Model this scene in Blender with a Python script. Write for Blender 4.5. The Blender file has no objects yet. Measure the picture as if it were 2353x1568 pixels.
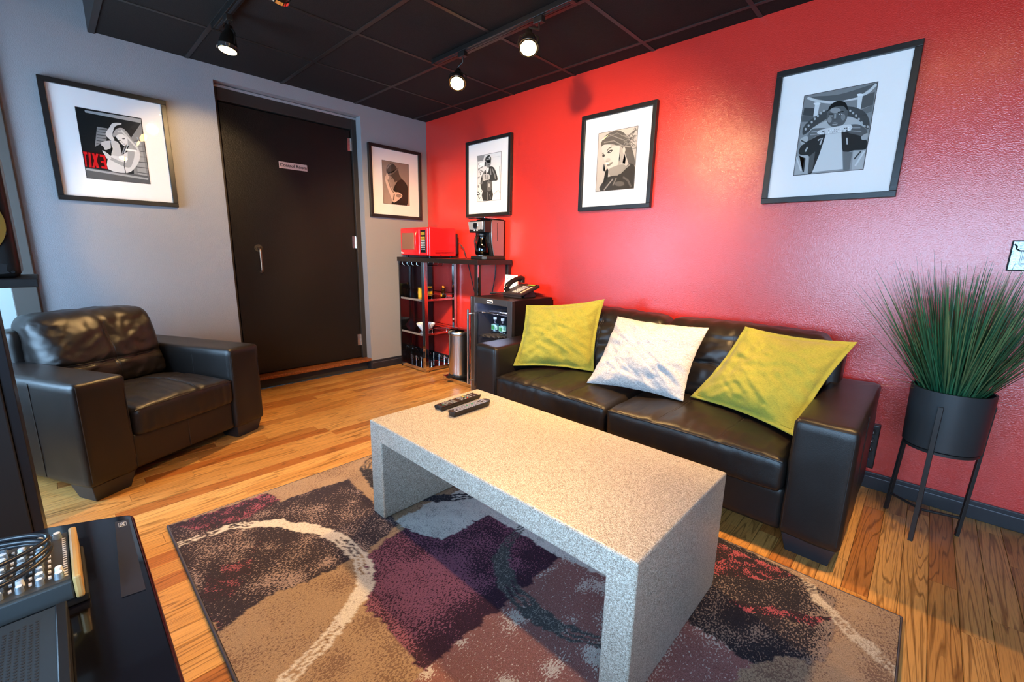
import bpy, bmesh, math, random
import numpy as np
from mathutils import Vector, Matrix, noise

random.seed(7)
PI = math.pi
SC = bpy.context.scene
COL = SC.collection

# ------------------------------------------------------------------ camera
CP = Vector((3.9209, -2.8263, 1.1784))
YAW, PIT, ROL, FPX = 2.3276, -0.2016, 0.0189, 1001.6
cfw = Vector((math.cos(YAW) * math.cos(PIT), math.sin(YAW) * math.cos(PIT), math.sin(PIT)))
crt = Vector((math.sin(YAW), -math.cos(YAW), 0))
cup = crt.cross(cfw)
cr = math.cos(ROL) * crt + math.sin(ROL) * cup
cu = -math.sin(ROL) * crt + math.cos(ROL) * cup
cam_d = bpy.data.cameras.new('camera')
cam_d.sensor_width = 36.0
cam_d.lens = 36.0 * FPX / 2353.0
cam_d.clip_start = 0.02
cam = bpy.data.objects.new('camera', cam_d)
COL.objects.link(cam)
cam.matrix_world = Matrix(((cr.x, cu.x, -cfw.x, CP.x), (cr.y, cu.y, -cfw.y, CP.y),
                           (cr.z, cu.z, -cfw.z, CP.z), (0, 0, 0, 1)))
SC.camera = cam

# ------------------------------------------------------------------ world, exposure, daylight
world = bpy.data.worlds.new('sky')
SC.world = world
world.use_nodes = True
wb = world.node_tree.nodes['Background']
wb.inputs[0].default_value = (0.41, 0.68, 1.0, 1)
wb.inputs[1].default_value = 20.0
SC.view_settings.view_transform = 'Standard'
SC.view_settings.look = 'None'
SC.view_settings.gamma = 1.0
SC.view_settings.use_curve_mapping = False
SC.view_settings.exposure = 0.12
SC.cycles.use_denoising = True
SC.cycles.use_adaptive_sampling = True
SC.cycles.adaptive_threshold = 0.15
SC.cycles.max_bounces = 6
SC.cycles.diffuse_bounces = 3
SC.cycles.glossy_bounces = 3
SC.cycles.transmission_bounces = 4
SC.cycles.transparent_max_bounces = 10
SC.cycles.sample_clamp_indirect = 8.0
SC.cycles.caustics_reflective = False
SC.cycles.caustics_refractive = False

WY = -3.9                                                   # front wall with two windows
WINDOWS = ((0.3, 1.65, 0.55, 1.85), (2.75, 5.6, 0.6, 1.8))     # x0, x1, z0, z1
for wx0, wx1, wz0, wz1 in WINDOWS:
    portal_d = bpy.data.lights.new('window_portal', 'AREA')
    portal_d.shape = 'RECTANGLE'
    portal_d.size, portal_d.size_y = wx1 - wx0, wz1 - wz0
    portal_d.cycles.is_portal = True
    portal = bpy.data.objects.new('window_portal', portal_d)
    COL.objects.link(portal)
    portal.location = ((wx0 + wx1) / 2, WY - 0.02, (wz0 + wz1) / 2)
    portal.rotation_euler = (PI / 2, 0, 0)

# ------------------------------------------------------------------ materials
def lin(c):
    return tuple((v / 12.92 if v <= 0.04045 else ((v + 0.055) / 1.055) ** 2.4) for v in c)

def hx(h):
    return lin(tuple(int(h[i:i + 2], 16) / 255 for i in (0, 2, 4)))

MATS = {}
def mat(name, col=(0.5, 0.5, 0.5), rough=0.5, metal=0.0, spec=0.5, coat=0.0, trans=0.0, ior=1.45,
        bump=None, emit=None, estr=0.0, var=None, sheen=0.0):
    if name in MATS:
        return MATS[name]
    m = bpy.data.materials.new(name)
    m.use_nodes = True
    nt = m.node_tree
    b = nt.nodes['Principled BSDF']
    b.inputs['Base Color'].default_value = (*col, 1)
    b.inputs['Roughness'].default_value = rough
    b.inputs['Metallic'].default_value = metal
    b.inputs['Specular IOR Level'].default_value = spec
    b.inputs['Coat Weight'].default_value = coat
    b.inputs['Coat Roughness'].default_value = 0.22 if 'wall' in name else 0.12
    b.inputs['Transmission Weight'].default_value = trans
    b.inputs['IOR'].default_value = ior
    b.inputs['Sheen Weight'].default_value = sheen
    if emit:
        b.inputs['Emission Color'].default_value = (*emit, 1)
        b.inputs['Emission Strength'].default_value = estr
    if bump or var:
        geo = nt.nodes.new('ShaderNodeNewGeometry')
    if var:      # (scale, other colour, detail)
        n = nt.nodes.new('ShaderNodeTexNoise')
        n.inputs['Scale'].default_value = var[0]
        n.inputs['Detail'].default_value = var[2]
        nt.links.new(geo.outputs['Position'], n.inputs['Vector'])
        r = nt.nodes.new('ShaderNodeValToRGB')
        r.color_ramp.elements[0].position, r.color_ramp.elements[1].position = 0.38, 0.62
        r.color_ramp.elements[0].color = (*col, 1)
        r.color_ramp.elements[1].color = (*var[1], 1)
        nt.links.new(n.outputs['Fac'], r.inputs['Fac'])
        nt.links.new(r.outputs['Color'], b.inputs['Base Color'])
    if bump:     # (scale, strength, distance, detail)
        n = nt.nodes.new('ShaderNodeTexNoise')
        n.inputs['Scale'].default_value = bump[0]
        n.inputs['Detail'].default_value = bump[3]
        nt.links.new(geo.outputs['Position'], n.inputs['Vector'])
        bp_ = nt.nodes.new('ShaderNodeBump')
        bp_.inputs['Strength'].default_value = bump[1]
        bp_.inputs['Distance'].default_value = bump[2]
        nt.links.new(n.outputs['Fac'], bp_.inputs['Height'])
        nt.links.new(bp_.outputs['Normal'], b.inputs['Normal'])
    MATS[name] = m
    return m

RED = mat('red_wall_paint', hx('cf3026'), 0.24, spec=0.9, coat=0.2, bump=(170, 0.35, 0.004, 2.0))
GREY = mat('grey_wall_paint', hx('918e90'), 0.38, spec=0.5, bump=(170, 0.3, 0.004, 2.0))
PALE = mat('pale_wall_paint', hx('b9c4c4'), 0.5)
DARKTRIM = mat('dark_brown_trim', hx('55504b'), 0.5)
BLACKTILE = mat('black_ceiling_tile', hx('1a1411'), 0.85, spec=0.3, bump=(220, 0.5, 0.004, 3.0))
BLACKBAR = mat('black_grid_bar', hx('241d1a'), 0.45)
BASEB = mat('black_baseboard', hx('232126'), 0.35)
DOORM = mat('black_door_paint', hx('15110f'), 0.36, spec=0.4, bump=(120, 0.35, 0.004, 2.0))
DOORF = mat('black_door_frame', hx('2b2522'), 0.5)
CHROME = mat('chrome', (0.75, 0.74, 0.73), 0.08, 1.0)
STEEL = mat('brushed_steel', (0.68, 0.67, 0.66), 0.24, 1.0)
SATIN = mat('satin_steel', (0.72, 0.71, 0.70), 0.42, 0.85)
DSTEEL = mat('dark_steel', (0.16, 0.15, 0.15), 0.32, 0.9)
BLACKP = mat('black_plastic', hx('151415'), 0.38)
BLACKG = mat('black_gloss', hx('0b0b0d'), 0.06, coat=0.5)
BLACKM = mat('black_matte', hx('121113'), 0.7)
FRAMEM = mat('black_wood_frame', hx('1b1716'), 0.35, bump=(90, 0.2, 0.002, 3.0))
MATB = mat('white_mat_board', hx('efe9e6'), 0.8)
PAPER = mat('white_paper', hx('f1eef0'), 0.7)
LEATHER = mat('black_leather', hx('1b1614'), 0.36, spec=0.5, bump=(420, 0.35, 0.0016, 4.0))
SEAMM = mat('leather_seam', hx('2a2523'), 0.45)
FOOTM = mat('dark_foot', hx('24252a'), 0.4)
WHITEP = mat('white_plastic', hx('e8e8ea'), 0.35)
GREYP = mat('grey_button', hx('b9b6b4'), 0.5)
LETTER = mat('dark_lettering', hx('2a2422'), 0.6)
GREYINK = mat('grey_ink', hx('a79fa8'), 0.7)

def clear_glass(name, tint=(1, 1, 1), alpha=0.12, rough=0.0):
    m = bpy.data.materials.new(name); m.use_nodes = True
    nt = m.node_tree; nt.nodes.clear()
    o = nt.nodes.new('ShaderNodeOutputMaterial')
    mx = nt.nodes.new('ShaderNodeMixShader')
    fr = nt.nodes.new('ShaderNodeLayerWeight'); fr.inputs['Blend'].default_value = 0.5
    pw = nt.nodes.new('ShaderNodeMath'); pw.operation = 'POWER'; pw.inputs[1].default_value = 5.0
    nt.links.new(fr.outputs['Facing'], pw.inputs[0])
    t = nt.nodes.new('ShaderNodeBsdfTransparent'); t.inputs[0].default_value = (*tint, 1)
    g = nt.nodes.new('ShaderNodeBsdfGlossy'); g.inputs['Roughness'].default_value = rough
    mt = nt.nodes.new('ShaderNodeMath'); mt.operation = 'MULTIPLY_ADD'
    mt.inputs[1].default_value = 0.9; mt.inputs[2].default_value = 0.014 + alpha * 0.1
    nt.links.new(pw.outputs[0], mt.inputs[0])
    nt.links.new(mt.outputs[0], mx.inputs[0])
    nt.links.new(t.outputs[0], mx.inputs[1]); nt.links.new(g.outputs[0], mx.inputs[2])
    nt.links.new(mx.outputs[0], o.inputs[0])
    MATS[name] = m
    return m
GLASS = clear_glass('clear_glass', alpha=0.06)
SMOKE = clear_glass('smoked_glass', (0.10, 0.09, 0.09), 0.5)
BOTTLEG = clear_glass('bottle_plastic', (0.86, 0.92, 0.95), 0.6, 0.03)

def wood_floor():
    m = bpy.data.materials.new('oak_plank'); m.use_nodes = True
    nt = m.node_tree; b = nt.nodes['Principled BSDF']
    N = nt.nodes.new; L = nt.links.new
    geo = N('ShaderNodeNewGeometry'); oi = N('ShaderNodeObjectInfo')
    at = N('ShaderNodeAttribute'); at.attribute_name = 'prnd'
    add = N('ShaderNodeMath'); add.operation = 'ADD'
    L(oi.outputs['Random'], add.inputs[0]); L(at.outputs['Fac'], add.inputs[1])
    fr = N('ShaderNodeMath'); fr.operation = 'FRACT'; L(add.outputs[0], fr.inputs[0])
    sc = N('ShaderNodeVectorMath'); sc.operation = 'SCALE'
    comb = N('ShaderNodeCombineXYZ')
    for i, k in enumerate((13.0, 29.0, 7.0)):
        mu = N('ShaderNodeMath'); mu.operation = 'MULTIPLY'; mu.inputs[1].default_value = k
        L(fr.outputs[0], mu.inputs[0]); L(mu.outputs[0], comb.inputs[i])
    va = N('ShaderNodeVectorMath'); va.operation = 'ADD'
    L(geo.outputs['Position'], va.inputs[0]); L(comb.outputs[0], va.inputs[1])
    mp = N('ShaderNodeMapping'); mp.inputs['Scale'].default_value = (1.0, 0.055, 1.0)
    L(va.outputs[0], mp.inputs['Vector'])
    # cathedral grain
    wv = N('ShaderNodeTexNoise'); wv.inputs['Scale'].default_value = 15.0; wv.inputs['Detail'].default_value = 1.6
    wv.inputs['Distortion'].default_value = 0.4
    L(mp.outputs[0], wv.inputs['Vector'])
    ml = N('ShaderNodeMath'); ml.operation = 'MULTIPLY'; ml.inputs[1].default_value = 13.0
    L(wv.outputs['Fac'], ml.inputs[0])
    f2 = N('ShaderNodeMath'); f2.operation = 'FRACT'; L(ml.outputs[0], f2.inputs[0])
    rg = N('ShaderNodeValToRGB')
    e = rg.color_ramp.elements
    e[0].position = 0.0; e[0].color = (1, 1, 1, 1)
    e[1].position = 1.0; e[1].color = (0.72, 0.72, 0.72, 1)
    x = e.new(0.70); x.color = (1, 1, 1, 1)
    x = e.new(0.86); x.color = (0.33, 0.27, 0.21, 1)
    L(f2.outputs[0], rg.inputs['Fac'])
    # pores
    mp2 = N('ShaderNodeMapping'); mp2.inputs['Scale'].default_value = (1.0, 0.03, 1.0)
    L(va.outputs[0], mp2.inputs['Vector'])
    po = N('ShaderNodeTexNoise'); po.inputs['Scale'].default_value = 330; po.inputs['Detail'].default_value = 3
    L(mp2.outputs[0], po.inputs['Vector'])
    rp = N('ShaderNodeValToRGB'); rp.color_ramp.elements[0].position = 0.33; rp.color_ramp.elements[1].position = 0.5
    rp.color_ramp.elements[0].color = (0.55, 0.5, 0.45, 1)
    L(po.outputs['Fac'], rp.inputs['Fac'])
    # plank tone
    rt = N('ShaderNodeValToRGB'); e = rt.color_ramp.elements
    e[0].position = 0.0; e[0].color = (*hx('a4632f'), 1)
    e[1].position = 1.0; e[1].color = (*hx('cf9a58'), 1)
    x = e.new(0.25); x.color = (*hx('bb8446'), 1)
    x = e.new(0.6); x.color = (*hx('c68f4e'), 1)
    L(fr.outputs[0], rt.inputs['Fac'])
    m1 = N('ShaderNodeMix'); m1.data_type = 'RGBA'; m1.blend_type = 'MULTIPLY'; m1.inputs[0].default_value = 0.8
    L(rt.outputs[0], m1.inputs[6]); L(rg.outputs[0], m1.inputs[7])
    m2 = N('ShaderNodeMix'); m2.data_type = 'RGBA'; m2.blend_type = 'MULTIPLY'; m2.inputs[0].default_value = 0.7
    L(m1.outputs[2], m2.inputs[6]); L(rp.outputs[0], m2.inputs[7])
    L(m2.outputs[2], b.inputs['Base Color'])
    b.inputs['Roughness'].default_value = 0.36
    bu = N('ShaderNodeBump'); bu.inputs['Strength'].default_value = 0.25; bu.inputs['Distance'].default_value = 0.001
    L(po.outputs['Fac'], bu.inputs['Height']); L(bu.outputs[0], b.inputs['Normal'])
    MATS['oak_plank'] = m
    return m
OAK = wood_floor()

def stone():
    m = bpy.data.materials.new('speckled_stone'); m.use_nodes = True
    nt = m.node_tree; b = nt.nodes['Principled BSDF']; N = nt.nodes.new; L = nt.links.new
    geo = N('ShaderNodeNewGeometry')
    v = N('ShaderNodeTexVoronoi'); v.inputs['Scale'].default_value = 480
    L(geo.outputs['Position'], v.inputs['Vector'])
    n = N('ShaderNodeTexNoise'); n.inputs['Scale'].default_value = 330; n.inputs['Detail'].default_value = 2
    L(geo.outputs['Position'], n.inputs['Vector'])
    sp = N('ShaderNodeSeparateColor'); L(v.outputs['Color'], sp.inputs[0])
    r = N('ShaderNodeValToRGB'); e = r.color_ramp.elements; r.color_ramp.interpolation = 'LINEAR'
    e[0].position = 0.0; e[0].color = (*hx('7a7064'), 1)
    e[1].position = 1.0; e[1].color = (*hx('d2ccc0'), 1)
    x = e.new(0.22); x.color = (*hx('9c9082'), 1)
    x = e.new(0.5); x.color = (*hx('b6ac9e'), 1)
    L(sp.outputs[0], r.inputs['Fac'])
    r2 = N('ShaderNodeValToRGB'); r2.color_ramp.elements[0].position = 0.36; r2.color_ramp.elements[1].position = 0.6
    r2.color_ramp.elements[0].color = (0.45, 0.42, 0.4, 1)
    L(n.outputs['Fac'], r2.inputs['Fac'])
    mx = N('ShaderNodeMix'); mx.data_type = 'RGBA'; mx.blend_type = 'MULTIPLY'; mx.inputs[0].default_value = 0.75
    L(r.outputs[0], mx.inputs[6]); L(r2.outputs[0], mx.inputs[7])
    L(mx.outputs[2], b.inputs['Base Color'])
    b.inputs['Roughness'].default_value = 0.38
    MATS['speckled_stone'] = m
    return m
STONE = stone()

def fabric(name, c1, c2, scale=420, stretch=(1, 1, 1)):
    m = bpy.data.materials.new(name); m.use_nodes = True
    nt = m.node_tree; b = nt.nodes['Principled BSDF']; N = nt.nodes.new; L = nt.links.new
    tc = N('ShaderNodeAttribute'); tc.attribute_name = 'puv'
    mp = N('ShaderNodeMapping'); mp.inputs['Scale'].default_value = stretch
    L(tc.outputs['Vector'], mp.inputs[0])
    n = N('ShaderNodeTexNoise'); n.inputs['Scale'].default_value = scale; n.inputs['Detail'].default_value = 2
    L(mp.outputs[0], n.inputs['Vector'])
    r = N('ShaderNodeValToRGB'); r.color_ramp.elements[0].position = 0.35; r.color_ramp.elements[1].position = 0.65
    r.color_ramp.elements[0].color = (*c1, 1); r.color_ramp.elements[1].color = (*c2, 1)
    L(n.outputs['Fac'], r.inputs['Fac']); L(r.outputs[0], b.inputs['Base Color'])
    b.inputs['Roughness'].default_value = 0.85
    b.inputs['Sheen Weight'].default_value = 0.15
    bu = N('ShaderNodeBump'); bu.inputs['Strength'].default_value = 0.4; bu.inputs['Distance'].default_value = 0.002
    L(n.outputs['Fac'], bu.inputs['Height']); L(bu.outputs[0], b.inputs['Normal'])
    MATS[name] = m
    return m
GREENF = fabric('green_linen', hx('827a1e'), hx('a59c34'), 60, (1, 9, 1))
WHITEF = fabric('white_boucle', hx('8f8987'), hx('cfc9c5'), 55, (1, 6, 1))

def vcol(name, rough=0.6, spec=0.3):
    m = bpy.data.materials.new(name); m.use_nodes = True
    nt = m.node_tree; b = nt.nodes['Principled BSDF']
    a = nt.nodes.new('ShaderNodeAttribute'); a.attribute_name = 'col'
    nt.links.new(a.outputs['Color'], b.inputs['Base Color'])
    b.inputs['Roughness'].default_value = rough
    b.inputs['Specular IOR Level'].default_value = spec
    MATS[name] = m
    return m
PRINT = vcol('photo_print', 0.7, 0.05)

# ------------------------------------------------------------------ mesh helpers
ROOTM = {}
def thing(name, label, cat, loc=(0, 0, 0), rotz=0.0, group=None, kind=None):
    o = bpy.data.objects.new(name, None)
    COL.objects.link(o)
    o.empty_display_size = 0.1
    o.location = loc
    o.rotation_euler = (0, 0, rotz)
    ROOTM[o.name] = Matrix.Translation(Vector(loc)) @ Matrix.Rotation(rotz, 4, 'Z')
    tag(o, label, cat, group, kind)
    return o

def tag(o, label=None, cat=None, group=None, kind=None):
    if label: o['label'] = label
    if cat: o['category'] = cat
    if group: o['group'] = group
    if kind: o['kind'] = kind
    return o

class MB:
    def __init__(s):
        s.v, s.f = [], []
    def add(s, vs, fs):
        k = len(s.v)
        s.v += [tuple(p) for p in vs]
        s.f += [tuple(i + k for i in f) for f in fs]
        return s
    def box(s, x0, x1, y0, y1, z0, z1):
        return s.add([(x0, y0, z0), (x1, y0, z0), (x1, y1, z0), (x0, y1, z0), (x0, y0, z1), (x1, y0, z1), (x1, y1, z1), (x0, y1, z1)],
                     [(0, 3, 2, 1), (4, 5, 6, 7), (0, 1, 5, 4), (1, 2, 6, 5), (2, 3, 7, 6), (3, 0, 4, 7)])
    def hexa(s, p):   # 8 points, bottom 4 ccw then top 4
        return s.add(p, [(0, 3, 2, 1), (4, 5, 6, 7), (0, 1, 5, 4), (1, 2, 6, 5), (2, 3, 7, 6), (3, 0, 4, 7)])
    def prism(s, poly, a0, a1, axis='z'):
        def P(u, v, w):
            return {'z': (u, v, w), 'y': (u, w, v), 'x': (w, u, v)}[axis]
        n = len(poly)
        ar = sum(poly[i][0] * poly[(i + 1) % n][1] - poly[(i + 1) % n][0] * poly[i][1] for i in range(n))
        flip = (ar < 0) ^ (axis == 'y')
        vs = [P(u, v, a0) for u, v in poly] + [P(u, v, a1) for u, v in poly]
        fs = [tuple(range(n - 1, -1, -1)), tuple(range(n, 2 * n))] + [(i, (i + 1) % n, n + (i + 1) % n, n + i) for i in range(n)]
        if flip: fs = [f[::-1] for f in fs]
        return s.add(vs, fs)
    def cyl(s, p0, p1, r0, r1=None, n=20, caps=True):
        p0, p1 = Vector(p0), Vector(p1)
        r1 = r0 if r1 is None else r1
        d = (p1 - p0).normalized()
        a = d.orthogonal().normalized(); b = d.cross(a)
        vs = []
        for p, r in ((p0, r0), (p1, r1)):
            for i in range(n):
                t = 2 * PI * i / n
                vs.append(p + (a * math.cos(t) + b * math.sin(t)) * r)
        fs = [(i, (i + 1) % n, n + (i + 1) % n, n + i) for i in range(n)]
        if caps: fs += [tuple(range(n - 1, -1, -1)), tuple(range(n, 2 * n))]
        return s.add(vs, fs)
    def tube(s, pts, r, n=8, closed=False):
        pts = [Vector(p) for p in pts]
        m = len(pts)
        vs, fs = [], []
        prev = None
        for i, p in enumerate(pts):
            d = (pts[(i + 1) % m] - pts[i - 1]) if closed else (pts[min(i + 1, m - 1)] - pts[max(i - 1, 0)])
            d.normalize()
            if prev is None: a = d.orthogonal().normalized()
            else:
                a = prev - d * prev.dot(d)
                a = a.normalized() if a.length > 1e-6 else d.orthogonal().normalized()
            prev = a
            b = d.cross(a)
            rr = r[i] if isinstance(r, (list, tuple)) else r
            for k in range(n):
                t = 2 * PI * k / n
                vs.append(p + (a * math.cos(t) + b * math.sin(t)) * rr)
        for i in range(m if closed else m - 1):
            j = (i + 1) % m
            for k in range(n):
                fs.append((i * n + k, i * n + (k + 1) % n, j * n + (k + 1) % n, j * n + k))
        if not closed:
            fs += [tuple(range(n - 1, -1, -1)), tuple(range((m - 1) * n, m * n))]
        return s.add(vs, fs)
    def lathe(s, prof, c=(0, 0, 0), n=32, M=None):
        vs, fs = [], []
        for r, z in prof:
            for i in range(n):
                t = 2 * PI * i / n
                p = Vector((r * math.cos(t), r * math.sin(t), z))
                if M: p = M @ p
                vs.append(p + Vector(c))
        m = len(prof)
        for j in range(m - 1):
            for i in range(n):
                fs.append((j * n + i, j * n + (i + 1) % n, (j + 1) * n + (i + 1) % n, (j + 1) * n + i))
        if prof[0][0] > 1e-6: fs.append(tuple(range(n - 1, -1, -1)))
        if prof[-1][0] > 1e-6: fs.append(tuple(range((m - 1) * n, m * n)))
        return s.add(vs, fs)
    def xf(s, M):
        s.v = [tuple(M @ Vector(p)) for p in s.v]
        return s
    def build(s, name, m, parent=None, bevel=0.0, seg=2, smooth=None, world=True, label=None, kind=None, top=None):
        me = bpy.data.meshes.new(name)
        me.from_pydata(s.v, [], s.f)
        me.validate()
        return finish(me, name, m, parent, bevel, seg, smooth, world, label, kind)

def finish(me, name, m, parent=None, bevel=0.0, seg=2, smooth=None, world=True, label=None, kind=None):
    o = bpy.data.objects.new(name, me)
    COL.objects.link(o)
    for x in (m if isinstance(m, (list, tuple)) else [m]):
        me.materials.append(x)
    if smooth is not None:
        me.polygons.foreach_set('use_smooth', [True] * len(me.polygons))
        if smooth < 179: me.set_sharp_from_angle(angle=math.radians(smooth))
    if bevel:
        b = o.modifiers.new('bevel', 'BEVEL')
        b.width = bevel; b.segments = seg; b.limit_method = 'ANGLE'; b.angle_limit = math.radians(40)
        b.harden_normals = False
    if parent is not None:
        o.parent = parent
        if world and parent.name in ROOTM:
            o.matrix_parent_inverse = ROOTM[parent.name].inverted()
    if label: o['label'] = label
    if kind: o['kind'] = kind
    return o

def dup(o, parent, loc=None, scale=None, rot=None):
    c = o.copy(); COL.objects.link(c); c.parent = parent
    if loc is not None: c.location = loc
    if scale is not None: c.scale = scale
    if rot is not None: c.rotation_euler = rot
    return c

def text_obj(txt, size, M, name, m, parent, depth=0.0006, align='CENTER', world=True, squash=1.0):
    cu_ = bpy.data.curves.new('t', 'FONT'); cu_.body = txt; cu_.size = size
    cu_.align_x = align; cu_.align_y = 'CENTER'; cu_.extrude = depth; cu_.offset = size * 0.012; cu_.resolution_u = 3
    t = bpy.data.objects.new('t', cu_); COL.objects.link(t)
    dg = bpy.context.evaluated_depsgraph_get()
    me = bpy.data.meshes.new_from_object(t.evaluated_get(dg))
    bpy.data.objects.remove(t); bpy.data.curves.remove(cu_)
    me.transform(Matrix.Diagonal((squash, 1, 1, 1)))
    me.transform(M)
    me.name = name
    return finish(me, name, m, parent, world=world)

def project(p):
    d = Vector(p) - CP
    z = d.dot(cfw)
    if z < 0.05: return None
    return (1176.5 + FPX * d.dot(cr) / z, 784 - FPX * d.dot(cu) / z, z)

def fbm(x, y, z=0.0, o=3):
    return noise.fractal(Vector((x, y, z)), 1.0, 2.0, o, noise_basis='PERLIN_ORIGINAL')

# ================================================================== STRUCTURE
RX1 = 6.4           # right wall
H = 2.44            # black ceiling
HU = 2.95           # ceiling of the window bay
YE = -2.44          # where the black ceiling ends

def structure(name, mb, m, **k):
    o = mb.build(name, m, **k); o['kind'] = 'structure'; return o

DY0, DY1, DZ = -1.835, -0.713, 2.347
wl = MB()
wl.prism([(-3.9, 0), (DY0, 0), (DY0, DZ), (DY1, DZ), (DY1, 0), (0.15, 0), (0.15, HU), (-3.9, HU)], -0.15, 0.0, 'x')
wall_left = structure('wall_left', wl, GREY)
structure('wall_back', MB().box(0, RX1, 0, 0.15, 0, HU), RED)
structure('wall_right', MB().box(RX1, RX1 + 0.15, -3.9, 0.15, 0, HU), GREY)
wf = MB()
xs_ = [-0.15] + [v for w_ in WINDOWS for v in w_[:2]] + [RX1 + 0.15]
for a in range(0, len(xs_), 2): wf.box(xs_[a], xs_[a + 1], WY - 0.2, WY, 0, HU)
for wx0, wx1, wz0, wz1 in WINDOWS:
    wf.box(wx0, wx1, WY - 0.2, WY, 0, wz0).box(wx0, wx1, WY - 0.2, WY, wz1, HU)
structure('wall_front', wf, PALE)
# pale strip of wall beyond the dark jamb next to the window bay
structure('trim_1', MB().box(0.0, 0.03, -2.99, -2.885, 0, HU), DARKTRIM, bevel=0.004)
structure('wall_side', MB().box(0.0, 0.012, -3.9, -2.99, 0, HU), PALE)

# windows: frame, mullions and panes
WFM = mat('white_window_frame', hx('d9dcdc'), 0.4)
for k, (wx0, wx1, wz0, wz1) in enumerate(WINDOWS):
    win = bpy.data.objects.new('window_%d' % (k + 1), None); COL.objects.link(win); win['kind'] = 'structure'
    ROOTM[win.name] = Matrix.Identity(4)
    fr = MB()
    t = 0.05
    fr.box(wx0, wx1, WY - 0.12, WY - 0.06, wz0, wz0 + t).box(wx0, wx1, WY - 0.12, WY - 0.06, wz1 - t, wz1)
    fr.box(wx0, wx0 + t, WY - 0.12, WY - 0.06, wz0 + t, wz1 - t).box(wx1 - t, wx1, WY - 0.12, WY - 0.06, wz0 + t, wz1 - t)
    fr.build('window_frame', WFM, win)
    np_ = 1 if k == 0 else 3
    for i in range(1, np_):
        x = wx0 + (wx1 - wx0) * i / np_
        MB().box(x - 0.025, x + 0.025, WY - 0.12, WY - 0.06, wz0 + t, wz1 - t).build('mullion', WFM, win)
    for i in range(np_):
        xa = wx0 + (wx1 - wx0) * i / np_ + 0.03; xb = wx0 + (wx1 - wx0) * (i + 1) / np_ - 0.03
        MB().box(xa, xb, WY - 0.094, WY - 0.09, wz0 + t, wz1 - t).build('pane', GLASS, win)

# baseboards with a lighter bead along the top
BEAD = mat('baseboard_bead', hx('4a474d'), 0.25)
def baseboard(name, boxes, beads):
    b = MB()
    for q in boxes: b.box(*q)
    o = structure(name, b, BASEB, bevel=0.002)
    for q in beads:
        MB().box(*q).build('bead', BEAD, o, bevel=0.0015)
baseboard('baseboard_back', [(0.0, RX1, -0.015, 0, 0, 0.088)], [(0.0, RX1, -0.019, -0.015, 0.062, 0.068)])
baseboard('baseboard_left', [(0, 0.015, -3.9, DY0, 0, 0.088), (0, 0.015, DY1, -0.015, 0, 0.088), (-0.1, 0.015, DY1 - 0.015, DY1, 0, 0.088)],
          [(0.015, 0.019, DY1, -0.015, 0.062, 0.068), (0.015, 0.019, -3.9, DY0, 0.062, 0.068)])

# floor: slab plus oak planks running along Y
floor = structure('floor', MB().box(-0.15, RX1 + 0.15, -4.1, 0.15, -0.08, -0.0125), mat('subfloor', hx('3a2412'), 0.9))
PW = 0.0777
pm = MB()
hw = PW / 2 - 0.0006
pm.prism([(-hw, -0.012), (hw, -0.012), (hw, -0.0012), (hw - 0.0012, 0), (-hw + 0.0012, 0), (-hw, -0.0012)], 0, 1, 'y')
plank_me = bpy.data.meshes.new('plank')
plank_me.from_pydata(pm.v, [], pm.f); plank_me.validate()
plank_me.materials.append(OAK)
rp = random.Random(3)
cands = []
k0 = -int(3.777 / PW) - 1
for k in range(k0, 40):
    xc = 3.777 + (k + 0.5) * PW
    if xc < -0.02 or xc > RX1: continue
    y = -3.9 - rp.random() * 0.9
    while y < 0:
        L_ = rp.uniform(0.38, 1.25)
        y0, y1 = max(y, -3.9), min(y + L_, 0.0)
        y += L_
        if y1 - y0 < 0.02: continue
        vis = 0
        if not (1.80 < xc < 3.98 and y0 > -2.60 and y1 < -1.06):
            for i in range(9):
                yy = y0 + (y1 - y0) * (i + 0.5) / 9
                if 1.78 < xc < 3.95 and -2.58 < yy < -1.05: continue
                if 1.85 < xc < 3.80 and yy > -0.80: continue
                if 0.9 < xc < 1.75 and yy > -0.45: continue
                if xc > 2.55 and yy < -2.75: continue
                q = project((xc, yy, 0))
                if q and 0 < q[0] < 2353 and 0 < q[1] < 1568: vis += (y1 - y0) / q[2] ** 2
        cands.append((vis, xc, y0, y1))
cands.sort(reverse=True)
rest = MB(); rr_ = []
for i, (vis, xc, y0, y1) in enumerate(cands):
    g = 0.0006
    if vis > 0 and i < 300:
        o = bpy.data.objects.new('plank', plank_me); COL.objects.link(o)
        o.parent = floor; o.location = (xc, y0 + g, 0); o.scale = (1, y1 - y0 - 2 * g, 1)
    else:
        n0 = len(rest.v)
        rest.add([(xc + a, y0 + g + b * (y1 - y0 - 2 * g), c) for a, b, c in pm.v], pm.f)
        rr_ += [rp.random()] * (len(rest.v) - n0)
ro = rest.build('planks_beyond', OAK, floor, kind='stuff')
at = ro.data.attributes.new('prnd', 'FLOAT', 'POINT')
if len(rr_) == len(ro.data.vertices): at.data.foreach_set('value', rr_)

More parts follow.
